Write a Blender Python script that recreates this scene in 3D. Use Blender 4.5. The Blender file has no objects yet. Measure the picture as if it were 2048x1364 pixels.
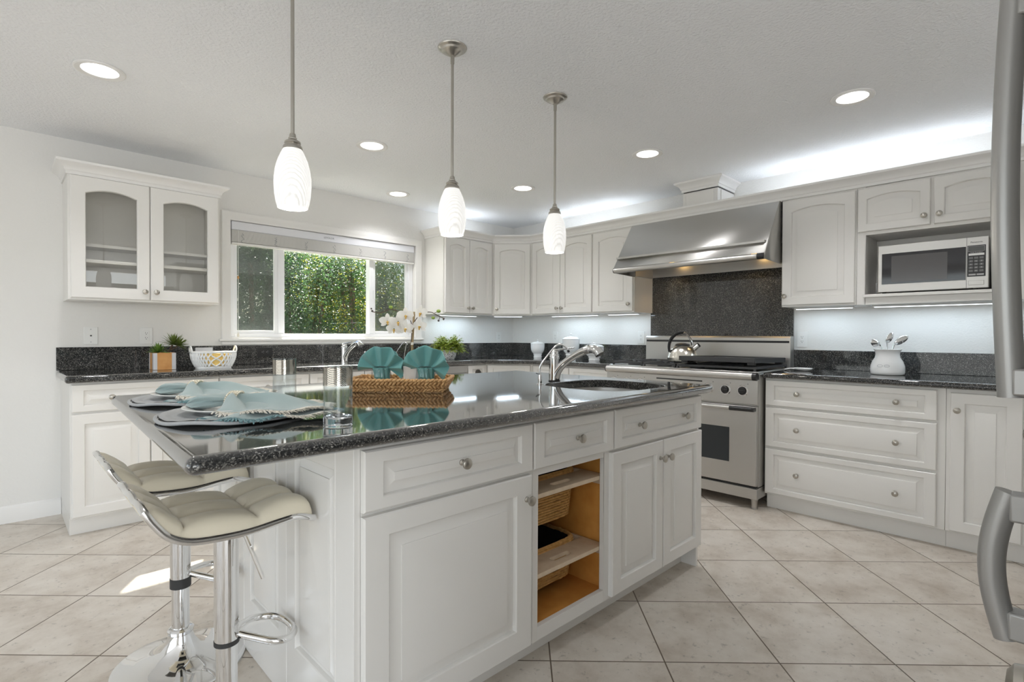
import bpy, bmesh, math, random
from mathutils import Vector, Matrix
PI = math.pi
random.seed(7)
S = bpy.context.scene
COL = S.collection

# ------------------------------------------------------------------ camera
CAM_H = 1.16
FPX = 1052.9
YAW, PITCH, ROLL = math.radians(45.71), math.radians(-0.65), math.radians(0.20)
F = Vector((math.cos(YAW)*math.cos(PITCH), math.sin(YAW)*math.cos(PITCH), math.sin(PITCH)))
R0 = Vector((math.sin(YAW), -math.cos(YAW), 0)); U0 = R0.cross(F)
RR = math.cos(ROLL)*R0 + math.sin(ROLL)*U0
UU = -math.sin(ROLL)*R0 + math.cos(ROLL)*U0
cd = bpy.data.cameras.new('camera'); cam = bpy.data.objects.new('camera', cd); COL.objects.link(cam)
cd.sensor_width = 36.0; cd.sensor_fit = 'HORIZONTAL'; cd.lens = FPX/2048*36.0
cd.clip_start = 0.02; cd.clip_end = 200
cam.matrix_world = Matrix(((RR.x, UU.x, -F.x, 0), (RR.y, UU.y, -F.y, 0), (RR.z, UU.z, -F.z, CAM_H), (0, 0, 0, 1)))
S.camera = cam

# ------------------------------------------------------------------ room numbers (metres, camera above the origin)
YW = 4.447      # inner face of the window wall
XR = 4.36       # inner face of the range wall
HC = 2.415      # ceiling
XL, YB = -3.8, -3.4
ZC = 0.918      # island worktop
ZB = 0.922      # worktops along the walls

# ------------------------------------------------------------------ colour management, world, sun, fill lamps
S.view_settings.view_transform = 'Standard'; S.view_settings.look = 'None'
S.view_settings.gamma = 1.0; S.view_settings.use_curve_mapping = False
S.view_settings.exposure = 0.2
cy = S.cycles
cy.use_denoising = True
cy.max_bounces = 10; cy.diffuse_bounces = 5; cy.glossy_bounces = 6; cy.transmission_bounces = 8; cy.transparent_max_bounces = 16
cy.caustics_reflective = True; cy.caustics_refractive = False; cy.blur_glossy = 0.3
cy.sample_clamp_indirect = 6.0

W = bpy.data.worlds.new('world'); S.world = W; W.use_nodes = True
wn = W.node_tree.nodes; wl = W.node_tree.links; wn.clear()
wo = wn.new('ShaderNodeOutputWorld'); wb = wn.new('ShaderNodeBackground'); sk = wn.new('ShaderNodeTexSky')
sk.sky_type = 'NISHITA'; sk.sun_disc = False; sk.sun_elevation = math.radians(45); sk.sun_rotation = math.radians(25)
wb.inputs['Strength'].default_value = 0.16
wl.new(sk.outputs['Color'], wb.inputs['Color']); wl.new(wb.outputs['Background'], wo.inputs['Surface'])

SUN_DIR = Vector((-0.515, -0.862, -1.0)).normalized()
sd = bpy.data.lights.new('sun', 'SUN'); sd.energy = 42.0; sd.angle = math.radians(0.8); sd.color = (1.0, 0.95, 0.86)
so = bpy.data.objects.new('sun', sd); COL.objects.link(so); so.location = (3, 9, 8)
so.rotation_euler = SUN_DIR.to_track_quat('-Z', 'Y').to_euler()

def area(name, loc, direction, sx, sy, power, color=(1, 1, 1), spread=180):
    d = bpy.data.lights.new(name, 'AREA'); d.shape = 'RECTANGLE'; d.size = sx; d.size_y = sy
    d.energy = power; d.color = color; d.spread = math.radians(spread)
    o = bpy.data.objects.new(name, d); COL.objects.link(o); o.location = loc
    o.rotation_euler = Vector(direction).to_track_quat('-Z', 'Y').to_euler()
    return o
# ambient fill lamps, added in assumed openings behind and left of the camera
area('fill_rear_opening', (0.4, YB+0.02, 1.2), (0, 1, 0.0), 5.4, 2.1, 112, (0.97, 0.985, 1.0))
area('fill_side_window', (XL+0.02, 0.9, 1.3), (1, 0, 0.0), 5.0, 1.9, 46, (0.96, 0.985, 1.0))

# ------------------------------------------------------------------ materials
MATS = {}
def newmat(name):
    m = bpy.data.materials.new(name); m.use_nodes = True
    m.node_tree.nodes.clear(); MATS[name] = m
    return m, m.node_tree.nodes, m.node_tree.links
def princ(name, col, rough=0.5, metal=0.0, spec=0.5, bump=None, coat=0.0, ior=1.5, emis=None, emis_s=0, trans=0.0, sheen=0.0, aniso=0.0, var=None, alpha=None):
    """bump=(scale, strength, distance); var=(scale, other colour, amount) adds a soft noise variation"""
    m, n, l = newmat(name)
    o = n.new('ShaderNodeOutputMaterial'); b = n.new('ShaderNodeBsdfPrincipled')
    b.inputs['Base Color'].default_value = (*col, 1); b.inputs['Roughness'].default_value = rough
    b.inputs['Metallic'].default_value = metal; b.inputs['Specular IOR Level'].default_value = spec
    b.inputs['IOR'].default_value = ior; b.inputs['Coat Weight'].default_value = coat
    b.inputs['Transmission Weight'].default_value = trans; b.inputs['Sheen Weight'].default_value = sheen
    b.inputs['Anisotropic'].default_value = aniso
    if emis: b.inputs['Emission Color'].default_value = (*emis, 1); b.inputs['Emission Strength'].default_value = emis_s
    l.new(b.outputs[0], o.inputs[0])
    tc = n.new('ShaderNodeTexCoord')
    if bump:
        t = n.new('ShaderNodeTexNoise'); t.inputs['Scale'].default_value = bump[0]; t.inputs['Detail'].default_value = 3
        bp = n.new('ShaderNodeBump'); bp.inputs['Strength'].default_value = bump[1]; bp.inputs['Distance'].default_value = bump[2]
        l.new(tc.outputs['Object'], t.inputs['Vector']); l.new(t.outputs['Fac'], bp.inputs['Height']); l.new(bp.outputs['Normal'], b.inputs['Normal'])
    if var:
        t2 = n.new('ShaderNodeTexNoise'); t2.inputs['Scale'].default_value = var[0]; t2.inputs['Detail'].default_value = 4
        mx = n.new('ShaderNodeMix'); mx.data_type = 'RGBA'
        mr = n.new('ShaderNodeMapRange'); mr.inputs['From Min'].default_value = .3; mr.inputs['From Max'].default_value = .7; mr.inputs['To Max'].default_value = var[2]
        l.new(tc.outputs['Object'], t2.inputs['Vector']); l.new(t2.outputs['Fac'], mr.inputs['Value']); l.new(mr.outputs[0], mx.inputs['Factor'])
        mx.inputs['A'].default_value = (*col, 1); mx.inputs['B'].default_value = (*var[1], 1)
        l.new(mx.outputs['Result'], b.inputs['Base Color'])
    return m

WALL = princ('wall_paint', (0.80, 0.79, 0.765), 0.75, bump=(95, 0.28, 0.006), spec=0.25)
CEIL = princ('ceiling_paint', (0.91, 0.92, 0.935), 0.9, bump=(75, 0.55, 0.012), spec=0.1)
PAINT = princ('cabinet_paint', (0.80, 0.785, 0.755), 0.32, spec=0.4, var=(1.5, (0.79, 0.775, 0.745), .6))
PAINTG = princ('gloss_panel_paint', (0.80, 0.785, 0.755), 0.16, spec=0.5)
TRIM = princ('trim_paint', (0.83, 0.82, 0.80), 0.4, spec=0.4)
VINYL = princ('vinyl_white', (0.90, 0.91, 0.92), 0.35)
NICKEL = princ('brushed_nickel', (0.50, 0.475, 0.43), 0.28, 1.0, bump=(400, 0.05, 0.001))
CHROME = princ('chrome', (0.80, 0.80, 0.80), 0.04, 1.0)
BLACK = princ('black_plastic', (0.015, 0.015, 0.016), 0.35)
IRON = princ('cast_iron', (0.035, 0.036, 0.037), 0.45, bump=(300, 0.1, 0.001))
RUBBER = princ('black_rubber', (0.03, 0.03, 0.03), 0.6)
CERAMIC = princ('white_ceramic', (0.82, 0.83, 0.83), 0.12, coat=0.5)
PLATEW = princ('plate_ceramic', (0.80, 0.80, 0.78), 0.15)
PLASTW = princ('white_plastic', (0.82, 0.82, 0.80), 0.4)
LEATHER = princ('cream_leather', (0.86, 0.79, 0.63), 0.36, bump=(260, 0.08, 0.002), coat=0.15)
SHELLC = princ('seat_shell', (0.60, 0.55, 0.45), 0.4)
TEAL = princ('teal_cloth', (0.10, 0.29, 0.29), 0.75, sheen=0.3, bump=(500, 0.12, 0.001), var=(9, (0.13, 0.34, 0.335), 1))
LINEN = princ('pale_blue_linen', (0.29, 0.385, 0.385), 0.85, sheen=0.3, bump=(700, 0.25, 0.001), var=(6, (0.37, 0.455, 0.455), 1))
LINEND = princ('deep_blue_linen', (0.12, 0.27, 0.30), 0.85, sheen=0.3, bump=(700, 0.25, 0.001))
FRINGEW = princ('cream_fringe', (0.78, 0.75, 0.67), 0.9)
GOLDB = princ('pearl_gold_beads', (0.80, 0.74, 0.60), 0.25, 0.35)
OAK = princ('cabinet_oak', (0.78, 0.39, 0.10), 0.45, var=(14, (0.66, 0.29, 0.06), 1))
PINE = princ('pale_shelf_wood', (0.74, 0.61, 0.45), 0.5, var=(25, (0.66, 0.52, 0.37), 1))
CRATEW = princ('honey_wood', (0.58, 0.30, 0.10), 0.45, var=(22, (0.48, 0.22, 0.06), 1))
STRAP = princ('zinc_strap', (0.62, 0.63, 0.66), 0.35, 0.6)
WICKER = princ('wicker', (0.74, 0.46, 0.18), 0.55, var=(60, (0.55, 0.30, 0.09), 1))
HYAC = princ('water_hyacinth', (0.36, 0.18, 0.06), 0.5, var=(70, (0.70, 0.43, 0.19), 1), bump=(250, 0.2, 0.002))
LINING = princ('dark_lining', (0.012, 0.012, 0.014), 0.9)
SOIL = princ('pale_pebbles', (0.6, 0.55, 0.47), 0.8, bump=(200, .5, .004))
LEAF = princ('succulent_leaf', (0.10, 0.22, 0.035), 0.45, var=(30, (0.18, 0.28, 0.05), 1))
LEAFD = princ('succulent_leaf_dark', (0.09, 0.13, 0.02), 0.45, var=(30, (0.15, 0.20, 0.04), 1))
FERN = princ('fern_leaf', (0.22, 0.36, 0.045), 0.5, var=(40, (0.40, 0.43, 0.06), 1))
BARK = princ('bark', (0.09, 0.06, 0.04), 0.8)
CANE = princ('bamboo_cane', (0.34, 0.25, 0.13), 0.6)
BUD = princ('orchid_bud', (0.25, 0.36, 0.06), 0.5)
AMBER_GLOW = princ('amber_glow_filling', (0.95, 0.60, 0.14), 0.5, var=(60, (0.95, 0.75, 0.30), 1))  # warm glow inside the lattice basket, put into the filling's colour
DARKW = princ('dark_glass', (0.012, 0.011, 0.014), 0.06, coat=0.3)
OVENW = princ('oven_glass', (0.03, 0.036, 0.04), 0.05)
SCREENG = princ('microwave_mesh_window', (0.09, 0.085, 0.085), 0.12)
GREYB = princ('grey_button', (0.45, 0.45, 0.45), 0.5)
FRIDGEM = princ('fridge_grey', (0.40, 0.395, 0.385), 0.32, 0.55)
BLINDM = princ('blind_white', (0.84, 0.83, 0.80), 0.5)
ALUM = princ('headrail_white', (0.78, 0.79, 0.83), 0.3)
GROUND = princ('garden_soil', (0.13, 0.10, 0.06), 0.95, var=(3, (0.10, 0.13, 0.05), 1))
FENCEM = princ('weathered_fence', (0.10, 0.075, 0.055), 0.9, bump=(20, .3, .01))
PEWTER = princ('dark_pull', (0.10, 0.09, 0.08), 0.35, 0.8)
MARK = princ('printed_mark', (0.30, 0.31, 0.34), 0.6)
INK = princ('printed_dark', (0.02, 0.02, 0.02), 0.5)

def emit(name, col, s):
    m, n, l = newmat(name); o = n.new('ShaderNodeOutputMaterial'); e = n.new('ShaderNodeEmission')
    e.inputs['Color'].default_value = (*col, 1); e.inputs['Strength'].default_value = s; l.new(e.outputs[0], o.inputs[0]); return m
CANLENS = emit('downlight_lens', (1, 0.97, 0.92), 5.0)
STRIPL = emit('led_strip', (0.84, 0.93, 1.0), 4.0)
HOODBULB = emit('hood_bulb', (1.0, 0.62, 0.22), 9.0)

def steel():
    m, n, l = newmat('stainless_steel')
    o = n.new('ShaderNodeOutputMaterial'); b = n.new('ShaderNodeBsdfPrincipled'); tc = n.new('ShaderNodeTexCoord')
    mp = n.new('ShaderNodeMapping'); mp.inputs['Scale'].default_value = (3, 3, 420)
    t = n.new('ShaderNodeTexNoise'); t.inputs['Scale'].default_value = 1.0; t.inputs['Detail'].default_value = 2
    mr = n.new('ShaderNodeMapRange'); mr.inputs['To Min'].default_value = 0.34; mr.inputs['To Max'].default_value = 0.46
    b.inputs['Base Color'].default_value = (0.53, 0.52, 0.50, 1); b.inputs['Metallic'].default_value = 1
    bp = n.new('ShaderNodeBump'); bp.inputs['Strength'].default_value = 0.05; bp.inputs['Distance'].default_value = 0.001
    l.new(tc.outputs['Object'], mp.inputs['Vector']); l.new(mp.outputs[0], t.inputs['Vector'])
    l.new(t.outputs['Fac'], mr.inputs['Value']); l.new(mr.outputs[0], b.inputs['Roughness'])
    l.new(t.outputs['Fac'], bp.inputs['Height']); l.new(bp.outputs[0], b.inputs['Normal']); l.new(b.outputs[0], o.inputs[0])
    return m
STEEL = steel()

def granite():
    m, n, l = newmat('dark_granite')
    o = n.new('ShaderNodeOutputMaterial'); b = n.new('ShaderNodeBsdfPrincipled'); tc = n.new('ShaderNodeTexCoord')
    v = n.new('ShaderNodeTexVoronoi'); v.inputs['Scale'].default_value = 340
    sp = n.new('ShaderNodeSeparateColor'); cr = n.new('ShaderNodeValToRGB')
    e = cr.color_ramp.elements; e[0].position = 0.0; e[0].color = (0.010, 0.011, 0.012, 1); e[1].position = 1.0; e[1].color = (0.36, 0.35, 0.33, 1)
    for p, c in ((0.45, (0.020, 0.021, 0.022)), (0.70, (0.050, 0.050, 0.048)), (0.86, (0.105, 0.103, 0.095)), (0.96, (0.20, 0.195, 0.18))):
        x = e.new(p); x.color = (*c, 1)
    ns = n.new('ShaderNodeTexNoise'); ns.inputs['Scale'].default_value = 9; ns.inputs['Detail'].default_value = 3
    mx = n.new('ShaderNodeMix'); mx.data_type = 'RGBA'; mx.blend_type = 'MULTIPLY'; mx.inputs['Factor'].default_value = 0.5
    l.new(tc.outputs['Object'], v.inputs['Vector']); l.new(tc.outputs['Object'], ns.inputs['Vector'])
    l.new(v.outputs['Color'], sp.inputs['Color']); l.new(sp.outputs['Red'], cr.inputs['Fac'])
    l.new(cr.outputs['Color'], mx.inputs['A'])
    mr = n.new('ShaderNodeMapRange'); mr.inputs['From Min'].default_value = .3; mr.inputs['From Max'].default_value = .7; mr.inputs['To Min'].default_value = .55; mr.inputs['To Max'].default_value = 1.4
    l.new(ns.outputs['Fac'], mr.inputs['Value']); l.new(mr.outputs[0], mx.inputs['B'])
    l.new(mx.outputs['Result'], b.inputs['Base Color'])
    b.inputs['Roughness'].default_value = 0.3; b.inputs['Specular IOR Level'].default_value = 0.0
    lw = n.new('ShaderNodeLayerWeight'); lw.inputs['Blend'].default_value = .5
    pw = n.new('ShaderNodeMath'); pw.operation = 'POWER'; pw.inputs[1].default_value = 1.5
    ma = n.new('ShaderNodeMath'); ma.operation = 'MULTIPLY_ADD'; ma.inputs[1].default_value = .93; ma.inputs[2].default_value = .045; ma.use_clamp = True
    gl = n.new('ShaderNodeBsdfGlossy'); gl.inputs['Roughness'].default_value = .05
    ms = n.new('ShaderNodeMixShader')
    l.new(lw.outputs['Facing'], pw.inputs[0]); l.new(pw.outputs[0], ma.inputs[0]); l.new(ma.outputs[0], ms.inputs[0]); l.new(b.outputs[0], ms.inputs[1]); l.new(gl.outputs[0], ms.inputs[2])
    l.new(ms.outputs[0], o.inputs[0]); return m
GRANITE = granite()

TU, TV, TU0, TV0 = 0.4285, 0.4058, 1.864, 0.118
def floor_mat():
    m, n, l = newmat('diagonal_floor_tile')
    o = n.new('ShaderNodeOutputMaterial'); b = n.new('ShaderNodeBsdfPrincipled'); g = n.new('ShaderNodeNewGeometry')
    sx = n.new('ShaderNodeSeparateXYZ'); l.new(g.outputs['Position'], sx.inputs[0])
    def math_(op, a, c=None, v=None):
        q = n.new('ShaderNodeMath'); q.operation = op
        l.new(a, q.inputs[0])
        if c is not None: l.new(c, q.inputs[1])
        if v is not None: q.inputs[1].default_value = v
        return q.outputs[0]
    s = math.sqrt(.5)
    u = math_('MULTIPLY', math_('ADD', sx.outputs['X'], sx.outputs['Y']), v=s)
    v = math_('MULTIPLY', math_('SUBTRACT', sx.outputs['X'], sx.outputs['Y']), v=s)
    un = math_('DIVIDE', math_('SUBTRACT', u, v=TU0), v=TU); vn = math_('DIVIDE', math_('SUBTRACT', v, v=TV0), v=TV)
    fu, fv = math_('FLOOR', un), math_('FLOOR', vn)
    def edge(f, fl, size):
        fr = math_('SUBTRACT', f, fl)                      # 0..1 inside the tile
        d = math_('MINIMUM', fr, math_('SUBTRACT', math_('MULTIPLY', fr, v=0.0), fr)) if False else None
        inv = n.new('ShaderNodeMath'); inv.operation = 'SUBTRACT'; inv.inputs[0].default_value = 1.0; l.new(fr, inv.inputs[1])
        return math_('MULTIPLY', math_('MINIMUM', fr, inv.outputs[0]), v=size)
    ed = math_('MINIMUM', edge(un, fu, TU), edge(vn, fv, TV))   # metres to the nearest joint
    gr = n.new('ShaderNodeMapRange'); gr.inputs['From Min'].default_value = 0.0016; gr.inputs['From Max'].default_value = 0.0032; l.new(ed, gr.inputs['Value'])
    cmb = n.new('ShaderNodeCombineXYZ'); l.new(fu, cmb.inputs[0]); l.new(fv, cmb.inputs[1])
    wnz = n.new('ShaderNodeTexWhiteNoise'); wnz.noise_dimensions = '2D'; l.new(cmb.outputs[0], wnz.inputs['Vector'])
    off = n.new('ShaderNodeVectorMath'); off.operation = 'MULTIPLY_ADD'; off.inputs[1].default_value = (7, 7, 7)
    l.new(wnz.outputs['Color'], off.inputs[0]); l.new(g.outputs['Position'], off.inputs[2])
    n1 = n.new('ShaderNodeTexNoise'); n1.inputs['Scale'].default_value = 4.5; n1.inputs['Detail'].default_value = 8; n1.inputs['Roughness'].default_value = .65; l.new(off.outputs[0], n1.inputs['Vector'])
    cr = n.new('ShaderNodeValToRGB'); e = cr.color_ramp.elements
    e[0].position = .28; e[0].color = (0.47, 0.405, 0.335, 1); e[1].position = .72; e[1].color = (0.75, 0.705, 0.64, 1)
    x = e.new(.5); x.color = (0.64, 0.585, 0.515, 1)
    l.new(n1.outputs['Fac'], cr.inputs['Fac'])
    # fine dark crackle
    n2 = n.new('ShaderNodeTexNoise'); n2.inputs['Scale'].default_value = 38; n2.inputs['Detail'].default_value = 6; n2.inputs['Roughness'].default_value = .7; l.new(off.outputs[0], n2.inputs['Vector'])
    ck = n.new('ShaderNodeMapRange'); ck.inputs['From Min'].default_value = .30; ck.inputs['From Max'].default_value = .42; ck.inputs['To Min'].default_value = .62; l.new(n2.outputs['Fac'], ck.inputs['Value'])
    mul = n.new('ShaderNodeMix'); mul.data_type = 'RGBA'; mul.blend_type = 'MULTIPLY'; mul.inputs['Factor'].default_value = 1
    l.new(cr.outputs['Color'], mul.inputs['A']); l.new(ck.outputs[0], mul.inputs['B'])
    mx = n.new('ShaderNodeMix'); mx.data_type = 'RGBA'; mx.inputs['A'].default_value = (0.13, 0.095, 0.065, 1)
    l.new(gr.outputs[0], mx.inputs['Factor']); l.new(mul.outputs['Result'], mx.inputs['B']); l.new(mx.outputs['Result'], b.inputs['Base Color'])
    bp = n.new('ShaderNodeBump'); bp.inputs['Strength'].default_value = .5; bp.inputs['Distance'].default_value = .002
    l.new(gr.outputs[0], bp.inputs['Height']); l.new(bp.outputs[0], b.inputs['Normal'])
    b.inputs['Roughness'].default_value = .38; b.inputs['Specular IOR Level'].default_value = .35
    l.new(b.outputs[0], o.inputs[0]); return m
TILE = floor_mat()

def glass_sheet(name, tint=(1, 1, 1), ior=1.5, rough=0.0, boost=1.0, film=0.0):
    """clear sheet: what is behind shows through, the rest is mirrored by Fresnel"""
    m, n, l = newmat(name); o = n.new('ShaderNodeOutputMaterial')
    t = n.new('ShaderNodeBsdfTransparent'); t.inputs['Color'].default_value = (*tint, 1)
    g = n.new('ShaderNodeBsdfGlossy'); g.inputs['Roughness'].default_value = rough
    lw = n.new('ShaderNodeLayerWeight'); lw.inputs['Blend'].default_value = .5
    p5 = n.new('ShaderNodeMath'); p5.operation = 'POWER'; p5.inputs[1].default_value = 5.0
    r0 = ((ior-1)/(ior+1))**2
    a = n.new('ShaderNodeMath'); a.operation = 'MULTIPLY_ADD'; a.inputs[1].default_value = (1-r0)*boost; a.inputs[2].default_value = r0*boost+film; a.use_clamp = True
    x = n.new('ShaderNodeMixShader'); l.new(lw.outputs['Facing'], p5.inputs[0]); l.new(p5.outputs[0], a.inputs[0]); l.new(a.outputs[0], x.inputs[0]); l.new(t.outputs[0], x.inputs[1]); l.new(g.outputs[0], x.inputs[2]); l.new(x.outputs[0], o.inputs[0])
    return m
PANE = glass_sheet('window_glass', (0.97, 0.985, 0.975), 1.5)
CABGLASS = glass_sheet('cabinet_glass', (0.97, 0.97, 0.96), 1.5)
CLEAR = glass_sheet('clear_glass', (0.93, 0.95, 0.955), 1.45)
def solid_glass():
    m, n, l = newmat('thick_glass'); o = n.new('ShaderNodeOutputMaterial'); g = n.new('ShaderNodeBsdfGlass')
    g.inputs['IOR'].default_value = 1.48; g.inputs['Roughness'].default_value = 0.0; g.inputs['Color'].default_value = (.96, .97, .98, 1)
    l.new(g.outputs[0], o.inputs[0]); return m
THICK = solid_glass()
def screen_mat():
    m, n, l = newmat('insect_mesh'); o = n.new('ShaderNodeOutputMaterial')
    t = n.new('ShaderNodeBsdfTransparent'); d = n.new('ShaderNodeBsdfDiffuse'); d.inputs['Color'].default_value = (.12, .13, .125, 1)
    x = n.new('ShaderNodeMixShader'); x.inputs[0].default_value = .42
    l.new(t.outputs[0], x.inputs[1]); l.new(d.outputs[0], x.inputs[2]); l.new(x.outputs[0], o.inputs[0]); return m
MESHM = screen_mat()
def band_mat():
    m, n, l = newmat('silvered_band'); o = n.new('ShaderNodeOutputMaterial')
    tc = n.new('ShaderNodeTexCoord'); w = n.new('ShaderNodeTexWave'); w.wave_type = 'BANDS'; w.bands_direction = 'DIAGONAL'; w.inputs['Scale'].default_value = 130; w.inputs['Distortion'].default_value = .6
    l.new(tc.outputs['Object'], w.inputs['Vector'])
    g = n.new('ShaderNodeBsdfGlossy'); g.inputs['Color'].default_value = (.50, .46, .40, 1); g.inputs['Roughness'].default_value = .06
    t = n.new('ShaderNodeBsdfTransparent'); t.inputs['Color'].default_value = (.9, .9, .9, 1)
    mr = n.new('ShaderNodeMapRange'); mr.inputs['From Min'].default_value = .25; mr.inputs['From Max'].default_value = .4; l.new(w.outputs['Fac'], mr.inputs['Value'])
    x = n.new('ShaderNodeMixShader'); l.new(mr.outputs[0], x.inputs[0]); l.new(t.outputs[0], x.inputs[1]); l.new(g.outputs[0], x.inputs[2]); l.new(x.outputs[0], o.inputs[0]); return m
BAND = band_mat()
def shade_mat():
    m, n, l = newmat('swirled_glass_shade'); o = n.new('ShaderNodeOutputMaterial'); b = n.new('ShaderNodeBsdfPrincipled')
    tc = n.new('ShaderNodeTexCoord'); mp = n.new('ShaderNodeMapping'); mp.inputs['Rotation'].default_value = (.5, .3, 0)
    w = n.new('ShaderNodeTexWave'); w.bands_direction = 'DIAGONAL'; w.inputs['Scale'].default_value = 48; w.inputs['Distortion'].default_value = 1.6; w.inputs['Detail Scale'].default_value = 1.5
    l.new(tc.outputs['Object'], mp.inputs[0]); l.new(mp.outputs[0], w.inputs['Vector'])
    cr = n.new('ShaderNodeValToRGB'); cr.color_ramp.elements[0].color = (.70, .69, .66, 1); cr.color_ramp.elements[1].color = (1, .985, .95, 1); cr.color_ramp.elements[1].position = .55
    l.new(w.outputs['Fac'], cr.inputs[0]); l.new(cr.outputs[0], b.inputs['Emission Color']); b.inputs['Emission Strength'].default_value = .66
    b.inputs['Base Color'].default_value = (.50, .50, .49, 1); b.inputs['Roughness'].default_value = .15
    l.new(b.outputs[0], o.inputs[0]); return m
SHADE = shade_mat()
def leaf_mat(name, c1, c2, tr):
    m, n, l = newmat(name); o = n.new('ShaderNodeOutputMaterial')
    oi = n.new('ShaderNodeTexCoord'); ns = n.new('ShaderNodeTexNoise'); ns.inputs['Scale'].default_value = 1.7; ns.inputs['Detail'].default_value = 5
    l.new(oi.outputs['Object'], ns.inputs['Vector'])
    mr = n.new('ShaderNodeMapRange'); mr.inputs['From Min'].default_value = .35; mr.inputs['From Max'].default_value = .65; l.new(ns.outputs['Fac'], mr.inputs['Value'])
    mx = n.new('ShaderNodeMix'); mx.data_type = 'RGBA'; mx.inputs['A'].default_value = (*c1, 1); mx.inputs['B'].default_value = (*c2, 1); l.new(mr.outputs[0], mx.inputs['Factor'])
    d = n.new('ShaderNodeBsdfPrincipled'); d.inputs['Roughness'].default_value = .4; l.new(mx.outputs['Result'], d.inputs['Base Color'])
    t = n.new('ShaderNodeBsdfTranslucent'); l.new(mx.outputs['Result'], t.inputs['Color'])
    x = n.new('ShaderNodeMixShader'); x.inputs[0].default_value = tr; l.new(d.outputs[0], x.inputs[1]); l.new(t.outputs[0], x.inputs[2]); l.new(x.outputs[0], o.inputs[0]); return m
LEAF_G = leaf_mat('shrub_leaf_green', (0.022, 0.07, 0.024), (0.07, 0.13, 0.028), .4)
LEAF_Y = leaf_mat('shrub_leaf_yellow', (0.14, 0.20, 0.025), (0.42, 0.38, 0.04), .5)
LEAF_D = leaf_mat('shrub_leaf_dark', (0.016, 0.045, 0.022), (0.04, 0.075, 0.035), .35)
PETAL = leaf_mat('orchid_petal', (0.86, 0.85, 0.80), (0.90, 0.89, 0.86), .4)
PETALY = leaf_mat('orchid_throat', (0.75, 0.50, 0.10), (0.85, 0.62, 0.20), .4)
def pot_mat():
    m, n, l = newmat('black_and_white_pot'); o = n.new('ShaderNodeOutputMaterial'); b = n.new('ShaderNodeBsdfPrincipled'); tc = n.new('ShaderNodeTexCoord')
    t = n.new('ShaderNodeTexNoise'); t.inputs['Scale'].default_value = 70; t.inputs['Detail'].default_value = 2; t.inputs['Distortion'].default_value = 2.5
    mr = n.new('ShaderNodeMapRange'); mr.inputs['From Min'].default_value = .43; mr.inputs['From Max'].default_value = .47
    mx = n.new('ShaderNodeMix'); mx.data_type = 'RGBA'; mx.inputs['A'].default_value = (.12, .12, .13, 1); mx.inputs['B'].default_value = (.82, .82, .83, 1)
    l.new(tc.outputs['Object'], t.inputs['Vector']); l.new(t.outputs['Fac'], mr.inputs['Value']); l.new(mr.outputs[0], mx.inputs['Factor']); l.new(mx.outputs['Result'], b.inputs['Base Color'])
    b.inputs['Roughness'].default_value = .25; l.new(b.outputs[0], o.inputs[0]); return m
POTM = pot_mat()

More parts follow.
